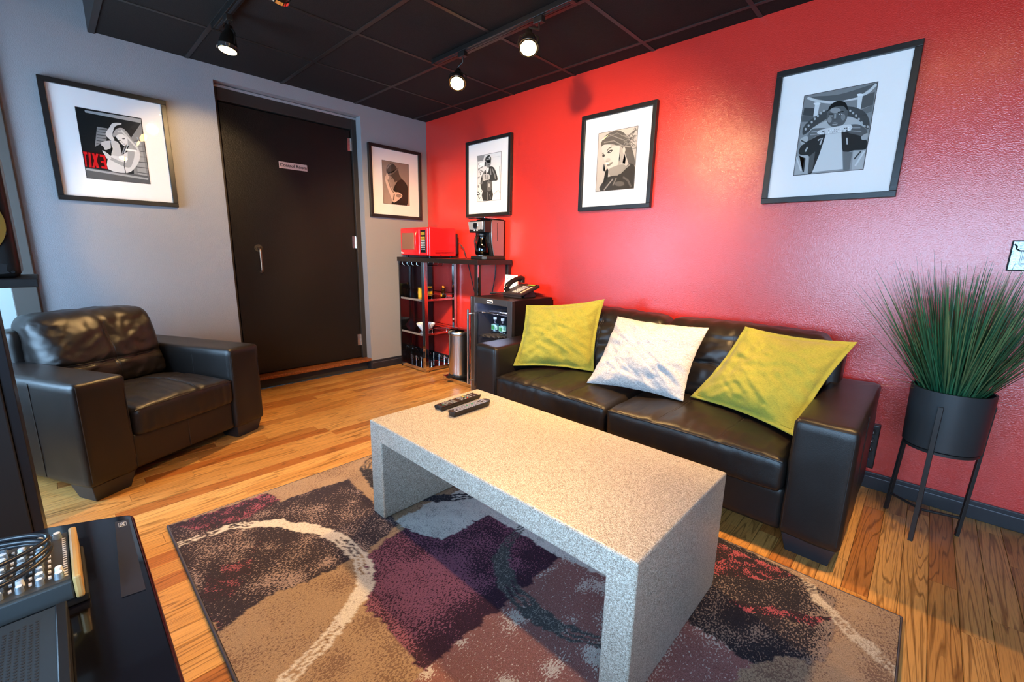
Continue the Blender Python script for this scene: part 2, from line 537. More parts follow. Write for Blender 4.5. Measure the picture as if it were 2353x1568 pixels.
# ceiling: tiles and grid bars
ceil = structure('ceiling', MB().box(-0.15, RX1 + 0.15, YE, 0.15, H + 0.03, H + 0.07), BLACKM)
gx = [0.0] + [0.61 * i for i in range(1, 11)] + [RX1]
gy = [0.0, -0.15, -0.76, -1.37, -1.98, YE]
for i in range(len(gx) - 1):
    for j in range(len(gy) - 1):
        dz = random.uniform(-0.001, 0.001)
        MB().box(gx[i] + 0.001, gx[i + 1] - 0.001, gy[j + 1] + 0.001, gy[j] - 0.001, H + 0.004 + dz, H + 0.016 + dz).build('ceiling_tile', BLACKTILE, ceil)
for x in gx[1:-1]:
    MB().box(x - 0.012, x + 0.012, YE, 0, H, H + 0.0045).build('grid_bar', BLACKBAR, ceil)
for y in gy[1:-1]:
    MB().box(0, RX1, y - 0.012, y + 0.012, H - 0.0006, H + 0.004).build('grid_bar', BLACKBAR, ceil)
structure('trim_2', MB().box(0, RX1, YE - 0.03, YE, H - 0.004, HU), BLACKBAR)
structure('ceiling_bay', MB().box(-0.15, RX1 + 0.15, -4.1, YE, HU, HU + 0.1), mat('bay_ceiling_paint', hx('5a5457'), 0.7))

# door with frame, hinges, pull handle and sign
door = bpy.data.objects.new('door_1', None); COL.objects.link(door); door['kind'] = 'structure'
door['label'] = 'black painted control room door in a recess'
ROOTM[door.name] = Matrix.Identity(4)
df = MB()
df.box(-0.16, -0.085, DY0, DY0 + 0.035, 0.11, DZ).box(-0.16, -0.085, DY1 - 0.045, DY1, 0.11, DZ)
df.box(-0.16, -0.085, DY0 + 0.035, DY1 - 0.045, 2.24, DZ)
df.build('door_frame', DOORF, door, bevel=0.003)
MB().box(-0.084, -0.074, DY0, DY1, DZ - 0.022, DZ - 0.004).build('head_bead', GREY, door, bevel=0.002)
leaf = MB().box(-0.155, -0.105, DY0 + 0.045, DY1 - 0.055, 0.116, 2.232).build('door_leaf', DOORM, door, bevel=0.002)
hd = MB()
hp = [(-0.103, -1.612, 1.172), (-0.075, -1.612, 1.172), (-0.066, -1.612, 1.163), (-0.063, -1.612, 1.15), (-0.063, -1.611, 1.0), (-0.066, -1.611, 0.987), (-0.075, -1.611, 0.978), (-0.103, -1.611, 0.978)]
hd.tube(hp, 0.0095, 12)
hd.build('pull_handle', mat('worn_bronze', hx('8b6f5c'), 0.32, 0.9), leaf, smooth=60)
MB().cyl((-0.106, -1.612, 1.172), (-0.1045, -1.612, 1.172), 0.03, n=20).build('worn_patch', mat('bare_wood', hx('5b4a33'), 0.9, var=(200, hx('1d1a18'), 3)), leaf)
for zz in (2.11, 1.241, 0.295):
    h = MB()
    for k in range(3):
        h.cyl((-0.098, DY1 - 0.05, zz - 0.055 + k * 0.037), (-0.098, DY1 - 0.05, zz - 0.02 + k * 0.037), 0.009, n=12)
    h.box(-0.1045, -0.1, DY1 - 0.085, DY1 - 0.05, zz - 0.055, zz + 0.055)
    h.build('hinge', STEEL, leaf, smooth=40)
sg = MB().box(-0.1045, -0.1, -1.4, -1.172, 1.823, 1.876).build('sign_plate', mat('sign_plate_pink_beige', hx('c99f92'), 0.4), leaf, bevel=0.002, label='small beige sign reading Control Room')
text_obj('Control Room', 0.036, Matrix.Translation((-0.0995, -1.286, 1.849)) @ Matrix.Rotation(PI / 2, 4, 'Z') @ Matrix.Rotation(PI / 2, 4, 'X'), 'lettering', LETTER, sg)

# threshold step
step = structure('trim_3', MB().box(-0.15, -0.055, DY0, DY1 - 0.015, 0, 0.085), DOORF)
nxs = [DY0 + (DY1 - DY0) * i / 10 for i in range(11)]
for i in range(10):
    MB().box(-0.16, -0.012, nxs[i] + 0.0006, nxs[i + 1] - 0.0006, 0.086, 0.108).build('plank', mat('stained_oak', hx('8a4f2a'), 0.4, var=(90, hx('6b3617'), 4)), step, bevel=0.002)
MB().box(-0.012, 0.004, DY0 + 0.001, DY1 - 0.001, 0.084, 0.111).build('nosing', MATS['stained_oak'], step, bevel=0.005)

# ================================================================== RUG
RU = (1.735, 4.02, -2.615, -1.022)
SH = {'dark1': [[1.74, -2.618], [1.76, -2.233], [1.868, -2.215], [1.899, -1.899], [2.417, -1.924], [2.476, -2.11], [2.485, -2.24], [2.448, -2.477], [2.495, -2.621], [1.70, -2.64]], 'redTL': [[1.743, -2.609], [1.753, -2.23], [1.855, -2.211], [1.908, -2.359], [1.877, -2.524]], 'redL': [[2.495, -2.621], [2.284, -2.621], [2.164, -2.56], [2.193, -2.441], [2.089, -2.367], [2.289, -2.468], [2.392, -2.56]], 'light': [[2.408, -1.962], [2.397, -1.802], [2.384, -1.562], [2.673, -1.473], [3.04, -1.595], [2.639, -1.607], [2.629, -1.86], [2.453, -1.917]], 'purple': [[2.492, -2.118], [2.453, -1.917], [2.629, -1.86], [2.64, -1.599], [3.04, -1.595], [3.048, -1.868], [3.05, -2.24], [2.716, -2.239]], 'rose': [[3.04, -1.595], [3.247, -1.547], [3.50, -1.899], [3.40, -2.64], [3.05, -2.64], [3.05, -2.24], [3.048, -1.868]], 'charR': [[3.403, -1.0], [3.739, -1.047], [3.853, -1.076], [3.866, -1.212], [3.876, -1.395], [3.769, -1.473], [3.703, -1.559], [3.568, -1.546], [3.495, -1.555], [3.41, -1.505]], 'redR': [[3.40, -1.06], [3.737, -1.05], [3.651, -1.156], [3.48, -1.27]], 'redR2': [[3.587, -1.348], [3.86, -1.193], [3.81, -1.268], [3.628, -1.372]], 'rose2': [[3.495, -1.555], [3.568, -1.546], [3.703, -1.559], [3.697, -1.673], [3.55, -2.4], [3.40, -2.4], [3.41, -1.6]]}
AR = {'white': ([[1.91, -2.626], [1.916, -2.527], [1.937, -2.413], [2.035, -2.285], [2.19, -2.189], [2.34, -2.143], [2.472, -2.139], [2.581, -2.166], [2.65, -2.22], [2.698, -2.283], [2.744, -2.36], [2.778, -2.442], [2.804, -2.53], [2.808, -2.62]], 0.026), 'grey': ([[2.805, -1.549], [2.822, -1.66], [2.888, -1.771], [2.977, -1.836], [3.072, -1.859], [3.16, -1.869], [3.251, -1.86], [3.372, -1.801], [3.459, -1.729]], 0.03), 'light3': ([[3.748, -1.02], [3.807, -1.121], [3.871, -1.183], [3.931, -1.235], [3.998, -1.275], [4.039, -1.312]], 0.02), 'dark4': ([[1.759, -1.668], [1.848, -1.78], [2.042, -1.827], [2.233, -1.791], [2.36, -1.691], [2.462, -1.56], [2.522, -1.34]], 0.028)}
def inpoly(X, Y, poly):
    r = np.zeros(X.shape, bool)
    n = len(poly)
    for i in range(n):
        x0, y0 = poly[i]; x1, y1 = poly[(i + 1) % n]
        c = ((y0 > Y) != (y1 > Y)) & (X < (x1 - x0) * (Y - y0) / ((y1 - y0) or 1e-9) + x0)
        r ^= c
    return r
def polydist(X, Y, pts):
    d = np.full(X.shape, 9.0); tt = np.zeros(X.shape)
    m = len(pts) - 1
    for i in range(m):
        a = np.array(pts[i]); b = np.array(pts[i + 1]); ab = b - a
        t_ = np.clip(((X - a[0]) * ab[0] + (Y - a[1]) * ab[1]) / (ab @ ab), 0, 1)
        dd = np.hypot(X - a[0] - t_ * ab[0], Y - a[1] - t_ * ab[1])
        k = dd < d
        d = np.where(k, dd, d); tt = np.where(k, (i + t_) / m, tt)
    return d, tt
NX, NY = 327, 229
xs = np.linspace(RU[0], RU[1], NX); ys = np.linspace(RU[2], RU[3], NY)
X, Y = np.meshgrid(xs, ys)
rs = np.random.RandomState(5)
def smooth_noise(n, amp):
    g = rs.randn(NY // n + 3, NX // n + 3)
    iy = np.arange(NY) / n; ix_ = np.arange(NX) / n
    y0 = iy.astype(int); x0 = ix_.astype(int)
    fy = (iy - y0)[:, None]; fx = (ix_ - x0)[None]
    a = g[y0][:, x0]; b = g[y0][:, x0 + 1]; c = g[y0 + 1][:, x0]; d = g[y0 + 1][:, x0 + 1]
    return amp * (a * (1 - fx) * (1 - fy) + b * fx * (1 - fy) + c * (1 - fx) * fy + d * fx * fy)
Xn = X + smooth_noise(2, 0.004) + smooth_noise(6, 0.005); Yn = Y + smooth_noise(2, 0.004) + smooth_noise(6, 0.005)
def fill(c): return np.ones((NY, NX, 1)) * np.array(hx(c))
colA = fill('a58a72'); colB = fill('7f6455'); den = np.clip(0.32 + smooth_noise(10, 0.15), 0, 1)
def put(mask, a, b, d):
    global colA, colB, den
    k = mask[..., None]
    if a: colA = np.where(k, np.array(hx(a)), colA)
    if b: colB = np.where(k, np.array(hx(b)), colB)
    if d is not None: den = np.where(mask, d, den)
big = smooth_noise(9, 1.0); streak = smooth_noise(3, 1.0)
put(inpoly(Xn, Yn, SH['dark1']), '3a333c', 'a08a86', np.clip(0.30 + big * 0.16, 0.06, 0.7))
put(inpoly(Xn, Yn, SH['redTL']), '3a313a', 'a2586a', np.clip(0.30 + streak * 0.2, 0.05, 0.7))
put(inpoly(Xn, Yn, SH['redL']) & (big > -0.6), '3a313a', 'a05a66', np.clip(0.24 + streak * 0.2, 0.05, 0.7))
put((Xn > 2.38) & (Xn < 3.45) & (Yn > -1.92) & (Yn < -1.4) & (Xn - 2.38 > (Yn + 1.92) * -0.2), 'cfccc8', 'a5a2a2', np.clip(0.3 + streak * 0.12, 0, 1))
put(inpoly(Xn, Yn, SH['purple']), '3c2836', '8a566a', np.clip(0.45 + big * 0.12 + 0.25 * np.exp(-((X - 2.78) ** 2 + (Y + 2.05) ** 2) / 0.03) - 0.35 * np.clip((X - 2.9) / 0.15, 0, 1), 0.08, 0.85))
put(inpoly(Xn, Yn, SH['rose']) | inpoly(Xn, Yn, SH['rose2']), '8a5f5c', 'c2b7b1', np.clip(0.16 + np.clip(big, 0, 2) * 0.4, 0.03, 0.8))
put(inpoly(Xn, Yn, SH['charR']), '2e2a30', '8d7a70', np.clip(0.28 + big * 0.2 + 0.4 * np.clip((Xn - 3.72) / 0.15, 0, 1), 0.05, 0.8))
put(inpoly(Xn, Yn, SH['redR']) | inpoly(Xn, Yn, SH['redR2']), '30282e', 'a8525a', np.clip(0.32 + streak * 0.25, 0.05, 0.75))
for key, a, b, dd_ in (('dark4', '33323a', '6a666c', 0.3), ('grey', '4a4a4c', '7d7a78', 0.35), ('white', 'd6cdc6', 'b9aea8', 0.25), ('light3', 'c9b9a6', 'a89480', 0.35)):
    d, tt = polydist(Xn, Yn, AR[key][0])
    w = AR[key][1] * (0.55 + 0.6 * np.sin(PI * np.clip(tt, 0.05, 0.95)))
    gap = (np.abs(d - w * 0.35) < 0.004) & (np.sin(tt * 17) > 0.1)
    put((d < w) & ~gap, a, b, dd_ + smooth_noise(4, 0.08))
den = np.clip(den, 0, 1)
ZT = 0.011
vz = ZT + smooth_noise(3, 0.0006)
verts = np.stack([X, Y, vz], -1).reshape(-1, 3).tolist()
fcs = [(j * NX + i, j * NX + i + 1, (j + 1) * NX + i + 1, (j + 1) * NX + i) for j in range(NY - 1) for i in range(NX - 1)]
bm_ = len(verts)
ring = [j for j in range(NX)] + [j * NX + NX - 1 for j in range(1, NY)] + [(NY - 1) * NX + i for i in range(NX - 2, -1, -1)] + [j * NX for j in range(NY - 2, 0, -1)]
for r in ring: verts.append((verts[r][0], verts[r][1], 0.0005))
for i in range(len(ring)):
    j = (i + 1) % len(ring)
    fcs.append((ring[j], ring[i], bm_ + i, bm_ + j))
rme = bpy.data.meshes.new('rug'); rme.from_pydata(verts, [], fcs)
for nm, arr in (('colA', colA), ('colB', colB)):
    a = rme.attributes.new(nm, 'FLOAT_COLOR', 'POINT')
    full = np.ones((len(verts), 4)); full[:, :3] = np.array(hx('3a3032'))
    full[:NX * NY, :3] = arr.reshape(-1, 3)
    if nm == 'colA':
        full[:NX * NY, 3] = den.reshape(-1)
    a.data.foreach_set('color', full.ravel())
rm = bpy.data.materials.new('rug_pile'); rm.use_nodes = True
nt = rm.node_tree; bs = nt.nodes['Principled BSDF']; N = nt.nodes.new; LK = nt.links.new
a1 = N('ShaderNodeAttribute'); a1.attribute_name = 'colA'
a2 = N('ShaderNodeAttribute'); a2.attribute_name = 'colB'
g_ = N('ShaderNodeNewGeometry')
mp = N('ShaderNodeMapping'); mp.inputs['Rotation'].default_value = (0, 0, 0.5); mp.inputs['Scale'].default_value = (1, 0.55, 1)
LK(g_.outputs['Position'], mp.inputs[0])
n1 = N('ShaderNodeTexNoise'); n1.inputs['Scale'].default_value = 190; n1.inputs['Detail'].default_value = 3; n1.inputs['Roughness'].default_value = 0.6
LK(mp.outputs[0], n1.inputs['Vector'])
mr = N('ShaderNodeMapRange'); mr.inputs[1].default_value = 0.30; mr.inputs[2].default_value = 0.70
LK(n1.outputs['Fac'], mr.inputs[0])
inv = N('ShaderNodeMath'); inv.operation = 'SUBTRACT'; inv.inputs[0].default_value = 1.0
LK(a1.outputs['Alpha'], inv.inputs[1])
df_ = N('ShaderNodeMath'); df_.operation = 'SUBTRACT'; LK(mr.outputs[0], df_.inputs[0]); LK(inv.outputs[0], df_.inputs[1])
ms = N('ShaderNodeMath'); ms.operation = 'MULTIPLY_ADD'; ms.use_clamp = True; ms.inputs[1].default_value = 6.0; ms.inputs[2].default_value = 0.5
LK(df_.outputs[0], ms.inputs[0])
mxr = N('ShaderNodeMix'); mxr.data_type = 'RGBA'
LK(ms.outputs[0], mxr.inputs[0]); LK(a1.outputs['Color'], mxr.inputs[6]); LK(a2.outputs['Color'], mxr.inputs[7])
n2 = N('ShaderNodeTexNoise'); n2.inputs['Scale'].default_value = 420; n2.inputs['Detail'].default_value = 2
LK(g_.outputs['Position'], n2.inputs['Vector'])
rv = N('ShaderNodeValToRGB'); rv.color_ramp.elements[0].color = (0.5, 0.5, 0.5, 1); rv.color_ramp.elements[0].position = 0.3; rv.color_ramp.elements[1].position = 0.65
LK(n2.outputs['Fac'], rv.inputs[0])
mm = N('ShaderNodeMix'); mm.data_type = 'RGBA'; mm.blend_type = 'MULTIPLY'; mm.inputs[0].default_value = 0.8
LK(mxr.outputs[2], mm.inputs[6]); LK(rv.outputs[0], mm.inputs[7])
LK(mm.outputs[2], bs.inputs['Base Color'])
bs.inputs['Roughness'].default_value = 0.95; bs.inputs['Specular IOR Level'].default_value = 0.1
bu = N('ShaderNodeBump'); bu.inputs['Strength'].default_value = 0.7; bu.inputs['Distance'].default_value = 0.004
LK(n2.outputs['Fac'], bu.inputs['Height']); LK(bu.outputs[0], bs.inputs['Normal'])
rug = thing('rug', 'patterned area rug with grey, plum and tan blocks and pale curved strokes', 'rug', ((RU[0] + RU[1]) / 2, (RU[2] + RU[3]) / 2, 0))
finish(rme, 'pile', rm, rug, smooth=60)
bd = MB()
e = 0.004
bd.tube([(RU[0] - e, RU[2] - e, 0.006), (RU[1] + e, RU[2] - e, 0.006), (RU[1] + e, RU[3] + e, 0.006), (RU[0] - e, RU[3] + e, 0.006)], 0.0055, 8, closed=True)
bd.build('edge_binding', mat('rug_binding', hx('4a4248'), 0.9), rug, smooth=60)

# ================================================================== COFFEE TABLE
TX0, TX1, TY0, TY1, TH = 2.25, 3.52, -1.95, -1.32, 0.455
ct = MB().prism([(TX0, 0.0135), (TX0 + 0.09, 0.0135), (TX0 + 0.09, TH - 0.085), (TX1 - 0.085, TH - 0.085), (TX1 - 0.085, 0.0135), (TX1, 0.0135), (TX1, TH), (TX0, TH)], TY0, TY1, 'y')
ctab = ct.build('coffee_table', STONE, bevel=0.007, seg=3)
tag(ctab, 'low speckled stone waterfall coffee table on the rug', 'table')
MB().box(-0.2, -0.162, DY0 - 0.05, DY1 + 0.05, 0, DZ + 0.05).build('sky_leak_block', BLACKM, door)  # unseen board added behind the door to block sky light leaking around it

# ================================================================== FRAMED PHOTOGRAPHS
def homog(quad):
    src = np.array(quad, float); dst = np.array([(0, 0), (1, 0), (1, 1), (0, 1)], float)
    A = []
    for (x, y), (u, v) in zip(src, dst):
        A.append([x, y, 1, 0, 0, 0, -u * x, -u * y]); A.append([0, 0, 0, x, y, 1, -v * x, -v * y])
    h = np.linalg.solve(np.array(A), dst.ravel())
    return np.append(h, 1).reshape(3, 3)

def rect_map(quad):
    Hm = homog(quad)
    def f(p):
        q = Hm @ np.array([p[0], p[1], 1.0]); return (q[0] / q[2], q[1] / q[2])
    return f

def g(v, tint=(1, 1, 1)):
    return tuple(v * t for t in tint)

def line(pts, w):
    """thin stroke polygon along a polyline"""
    L_, R_ = [], []
    for i, p in enumerate(pts):
        a = pts[max(i - 1, 0)]; b = pts[min(i + 1, len(pts) - 1)]
        dx, dy = b[0] - a[0], b[1] - a[1]; n = math.hypot(dx, dy) or 1
        L_.append((p[0] - dy / n * w, p[1] + dx / n * w)); R_.append((p[0] + dy / n * w, p[1] - dx / n * w))
    return L_ + R_[::-1]

def ell(cx, cy, rx, ry, n=18, rot=0):
    return [(cx + rx * math.cos(t) * math.cos(rot) - ry * math.sin(t) * math.sin(rot), cy + rx * math.cos(t) * math.sin(rot) + ry * math.sin(t) * math.cos(rot)) for t in [2 * PI * i / n for i in range(n)]]

def crspline(poly, k=3):
    """round an outline a little"""
    n = len(poly); out = []
    for i in range(n):
        p0, p1, p2, p3 = (Vector((*poly[(i + j - 1) % n], 0)) for j in range(4))
        for s in range(k):
            t = s / k
            q = 0.5 * ((2 * p1) + (-p0 + p2) * t + (2 * p0 - 5 * p1 + 4 * p2 - p3) * t * t + (-p0 + 3 * p1 - 3 * p2 + p3) * t ** 3)
            out.append((q.x, q.y))
    return out

def picture(label, u0, u1, z0, z1, wall, quad, imgquad, polys, bg, thick=0.035, cracks=None):
    """wall 'back': u = X on plane Y=0;  wall 'left': u = Y on plane X=0 (u grows to the right either way)"""
    if wall == 'back':
        P = lambda u, d, z: (u, -d, z)
    else:
        P = lambda u, d, z: (d, u, z)
    root = thing('framed_photograph', label, 'picture', P((u0 + u1) / 2, 0.002, z0), 0, 'black framed photographs on the walls')
    fw = 0.028
    def bar(m, ua, ub, za, zb, d0, d1):
        p, q = P(ua, d0, za), P(ub, d1, zb)
        m.box(min(p[0], q[0]), max(p[0], q[0]), min(p[1], q[1]), max(p[1], q[1]), za, zb)
    for a in ((u0, u1, z0, z0 + fw), (u0, u1, z1 - fw, z1), (u0, u0 + fw, z0 + fw, z1 - fw), (u1 - fw, u1, z0 + fw, z1 - fw)):
        b = MB(); bar(b, *a, 0.002, thick); b.build('frame_rail', FRAMEM, root, bevel=0.002)
    b = MB(); bar(b, u0 + fw, u1 - fw, z0 + fw, z1 - fw, 0.004, 0.018)
    mt = b.build('mat_board', MATB, root)
    # print window inside the mat
    fq = rect_map(quad)
    iu = [fq(p) for p in imgquad]
    ia = (iu[0][0] + iu[3][0]) / 2; ib = (iu[1][0] + iu[2][0]) / 2; ja = (iu[0][1] + iu[1][1]) / 2; jb = (iu[2][1] + iu[3][1]) / 2
    W_, H_ = u1 - u0, z1 - z0
    pu0, pu1 = u0 + ia * W_, u0 + ib * W_
    pz1, pz0 = z1 - ja * H_, z1 - jb * H_
    fi = rect_map(imgquad)
    bm = bmesh.new()
    cl = bm.verts.layers.float_color.new('col')
    def face(pts, c, d):
        vs = []
        for (a, b_) in pts:
            a = min(max(a, 0), 1); b_ = min(max(b_, 0), 1)
            v = bm.verts.new(P(pu0 + a * (pu1 - pu0), d, pz1 - b_ * (pz1 - pz0)))
            cc = c(a, b_) if callable(c) else c
            v[cl] = (*cc, 1); vs.append(v)
        try:
            f = bm.faces.new(vs)
        except ValueError:
            return
    def base(a, b_): return bg(a, b_) if callable(bg) else bg
    n = 10
    for i in range(n):
        for j in range(n):
            face([(i / n, j / n), ((i + 1) / n, j / n), ((i + 1) / n, (j + 1) / n), (i / n, (j + 1) / n)], base, 0.0190)
    for k, (pts, c) in enumerate(polys):
        face([fi(p) for p in pts], c, 0.0191 + 0.00006 * k)
    bmesh.ops.triangulate(bm, faces=bm.faces[:])
    me = bpy.data.meshes.new('photo_print'); bm.to_mesh(me); bm.free()
    pr = finish(me, 'photo_print', PRINT, root)
    # bevelled mat opening line around the print
    bl = MB(); e_ = 0.0025
    for a in ((pu0 - e_, pu1 + e_, pz0 - e_, pz0), (pu0 - e_, pu1 + e_, pz1, pz1 + e_), (pu0 - e_, pu0, pz0, pz1), (pu1, pu1 + e_, pz0, pz1)):
        bar(bl, *a, 0.018, 0.0196)
    bl.build('mat_bevel', mat('mat_bevel_edge', hx('3a2f2b'), 0.7), root)
    b = MB(); bar(b, u0 + fw - 0.003, u1 - fw + 0.003, z0 + fw - 0.003, z1 - fw + 0.003, 0.026, 0.0275)
    b.build('glass', GLASS, root)
    return root

rl = random.Random(11)
# --- girl with the mirrored EXIT sign
D = 0.012
R1 = (0.55, 0.01, 0.012)
p0 = [([(1110, 760), (1215, 600), (1318, 1253), (1150, 1180)], g(0.22)), ([(1130, 800), (1215, 790), (1290, 1190), (1190, 1150)], g(0.32)),
      ([(590, 455), (1213, 555), (1215, 600), (600, 482)], g(0.34)), ([(735, 640), (850, 660), (840, 800), (720, 862)], g(0.22)),
      ([(630, 1085), (1300, 1170), (1318, 1253), (648, 1193)], g(0.1)), (line([(635, 1100), (1298, 1203)], 10), g(0.35))]
for i in range(6):
    yy = 665 + i * 32
    p0.append((line([(735, yy), (850, yy + 14)], 4), g(0.06)))
for i in range(7):
    p0.append((line([(1140 + i * 6, 800 + i * 55), (1235 + i * 12, 790 + i * 60)], 4), g(0.09)))
p0 += [(crspline([(830, 725), (870, 650), (905, 602), (985, 600), (1000, 615), (930, 640), (905, 735), (930, 780), (900, 795)]), g(0.55)),
       (crspline([(905, 740), (940, 670), (1010, 655), (1080, 720), (1130, 800), (1200, 860), (1215, 960), (1180, 900), (1060, 850), (1020, 960), (1010, 930), (1050, 830), (1070, 770), (1010, 720), (940, 750)]), g(0.3)),
       (line([(1000, 680), (1090, 780), (1180, 880), (1205, 950)], 9), g(0.55)), (line([(1060, 740), (1070, 840), (1040, 930)], 8), g(0.5)), (line([(960, 690), (1010, 690), (1060, 740)], 6), g(0.5)),
       (crspline([(945, 745), (1005, 722), (1065, 765), (1062, 825), (1035, 850), (990, 810)]), g(0.62)),
       (ell(985, 790, 15, 7), g(0.1)), (ell(1028, 772, 17, 7), g(0.1)), (line([(1000, 800), (1020, 815)], 5), g(0.35)), (ell(1035, 830, 15, 6), g(0.2)),
       (crspline([(790, 810), (930, 795), (985, 840), (1010, 950), (1000, 968), (900, 960), (915, 870), (850, 895), (810, 880)]), g(0.46)),
       (crspline([(640, 858), (720, 872), (800, 850), (822, 900), (760, 912), (690, 890)]), g(0.012)),
       (crspline([(880, 960), (1000, 965), (1060, 920), (1180, 900), (1208, 980), (1160, 1080), (1070, 1140), (870, 1100)]), g(0.6)),
       (crspline([(870, 960), (1060, 1030), (1075, 880), (1120, 850), (1150, 930), (1120, 1060), (1060, 1080), (880, 995)]), g(0.34)),
       (line([(1050, 890), (1170, 905)], 9), g(0.75)), (line([(1045, 960), (1040, 1060), (1060, 1150)], 5), g(0.08)), (crspline([(800, 900), (870, 940), (900, 990), (850, 985), (830, 950)]), g(0.55)),
       ([(588, 905), (790, 930), (862, 1100), (625, 1078)], (0.03, 0.004, 0.004)),
       ([(592, 912), (634, 918), (640, 945), (598, 940)], R1), ([(606, 930), (622, 930), (642, 1076), (625, 1074)], R1),
       ([(650, 922), (674, 926), (694, 1084), (668, 1081)], R1),
       ([(688, 930), (714, 933), (776, 1090), (745, 1088)], R1), ([(735, 936), (760, 940), (728, 1086), (699, 1084)], R1),
       ([(808, 948), (830, 951), (863, 1100), (840, 1097)], R1), ([(772, 944), (830, 951), (835, 974), (778, 968)], R1), ([(785, 1012), (845, 1020), (849, 1042), (790, 1034)], R1), ([(795, 1068), (857, 1078), (862, 1100), (800, 1092)], R1)]
Q0 = [(15, 35), (1475, 360), (1615, 1495), (350, 1415)]
picture('black framed photo with a red EXIT sign, left of the black door', -2.726, -2.134, 1.441, 2.128, 'left', Q0,
        [(487, 420), (1213, 550), (1318, 1253), (648, 1193)], p0, lambda a, b: g(0.012 + 0.05 * max(0, a - 0.55)))
# --- man tipping his hat
S1 = (1.0, 0.72, 0.58)
p1 = [(crspline([(590, 830), (650, 870), (697, 960), (692, 1100), (672, 1222), (460, 1198), (470, 1170), (520, 1090), (545, 1030), (480, 1000), (530, 890)]), g(0.025, S1)),
      (crspline([(365, 800), (400, 790), (420, 850), (440, 930), (500, 1020), (560, 1030), (612, 1072), (590, 1112), (500, 1178), (470, 1160), (430, 1060), (385, 930), (362, 840)]), g(0.66, S1)),
      (line([(400, 830), (440, 960), (490, 1040)], 7), g(0.2, S1)), (line([(495, 1060), (480, 1150)], 8), g(0.14, S1)), (ell(560, 1080, 40, 25), g(0.28, S1)),
      (crspline([(430, 770), (550, 700), (572, 770), (604, 830), (530, 872), (500, 876), (482, 830), (455, 830), (450, 800)]), g(0.08, S1)),
      (line([(452, 800), (470, 822), (500, 868)], 5), g(0.3, S1)),
      (crspline([(385, 690), (402, 640), (450, 605), (500, 620), (542, 690), (470, 742), (400, 765), (385, 730)]), g(0.07, S1)),
      (line([(395, 690), (420, 640), (470, 612)], 6), g(0.28, S1)), (line([(388, 752), (470, 735), (545, 690)], 10), g(0.015, S1)),
      (crspline([(395, 778), (480, 742), (555, 668), (562, 690), (484, 757), (415, 788)]), g(0.16, S1)),
      (crspline([(372, 800), (395, 740), (412, 790), (425, 800), (400, 850), (370, 840)]), g(0.6, S1))]
QB = [(115, 300), (885, 445), (885, 1430), (140, 1395)]
picture('black framed sepia photo of a figure in a hat, right of the door', -0.663, -0.094, 1.482, 2.136, 'left', QB,
        [(325, 558), (712, 625), (715, 1225), (335, 1192)], p1, lambda a, b: g(0.26 + 0.10 * b, S1))
# --- man in leather jacket
p2 = [([(1675, 510), (1780, 490), (1760, 570), (1680, 590)], g(0.25)), ([(1690, 620), (1780, 580), (1780, 650), (1690, 680)], g(0.8)), (line([(1690, 700), (1760, 660)], 5), g(0.1)), (line([(1690, 700), (1770, 740)], 5), g(0.1)), ([(1686, 760), (1730, 740), (1720, 1160), (1687, 1170)], g(0.6))]
for i in range(26):
    x, y = rl.uniform(1684, 1740), rl.uniform(600, 1140)
    p2.append(([(x, y), (x + rl.uniform(5, 22), y - 3), (x + rl.uniform(5, 20), y + rl.uniform(6, 22)), (x + 2, y + 14)], g(rl.choice((0.04, 0.1, 0.3)))))
p2 += [(crspline([(1765, 1000), (1895, 990), (1897, 1146), (1765, 1160)], 2), g(0.035)), (line([(1835, 1020), (1835, 1150)], 6), g(0.15)), (line([(1860, 1060), (1880, 1130)], 6), g(0.12)),
       (crspline([(1810, 690), (1870, 655), (1920, 672), (1955, 750), (1978, 840), (1955, 865), (1890, 880), (1890, 1010), (1765, 1022), (1728, 920), (1745, 800)]), g(0.045)),
       (line([(1895, 690), (1935, 780), (1945, 840)], 8), g(0.2)), (line([(1780, 740), (1760, 850), (1745, 920)], 7), g(0.16)), (line([(1870, 690), (1880, 780)], 6), g(0.25)), (line([(1850, 860), (1870, 980)], 6), g(0.15)),
       ([(1800, 700), (1850, 670), (1845, 720), (1812, 770)], g(0.75)), (line([(1815, 700), (1820, 780)], 4), g(0.05)),
       (crspline([(1755, 790), (1800, 770), (1856, 775), (1862, 845), (1800, 862), (1770, 870)]), g(0.45)), (line([(1800, 780), (1805, 850)], 4), g(0.1)), (line([(1825, 785), (1830, 850)], 4), g(0.1)),
       (crspline([(1820, 890), (1892, 880), (1886, 1000), (1832, 1012)]), g(0.12)), (ell(1855, 935, 18, 28), g(0.4)),
       (crspline([(1795, 590), (1872, 570), (1872, 640), (1840, 668), (1800, 652)]), g(0.2)), (line([(1795, 590), (1790, 660)], 9), g(0.02)),
       (crspline([(1798, 585), (1803, 520), (1850, 488), (1877, 520), (1874, 572)]), g(0.04)), (ell(1857, 525, 12, 16), g(0.45)), (line([(1812, 555), (1878, 545)], 4), g(0.5)),
       (crspline([(1820, 570), (1874, 568), (1870, 597), (1825, 602)]), g(0.006)), (ell(1848, 630, 14, 6), g(0.08)),
       (line([(1925, 1060), (1990, 1000), (2015, 1040)], 5), g(0.4)), (line([(1900, 520), (2015, 500)], 3), g(0.55)), (line([(2005, 650), (2012, 830)], 5), g(0.3))]
QC = [(1515, 310), (2185, 145), (2165, 1360), (1535, 1400)]
picture('black framed photo of a standing figure in leather jacket, above the coffee maker', 0.650, 1.226, 1.49, 2.151, 'back', QC,
        [(1675, 510), (2022, 433), (2018, 1135), (1685, 1175)], p2, lambda a, b: g(0.62 + 0.12 * a))
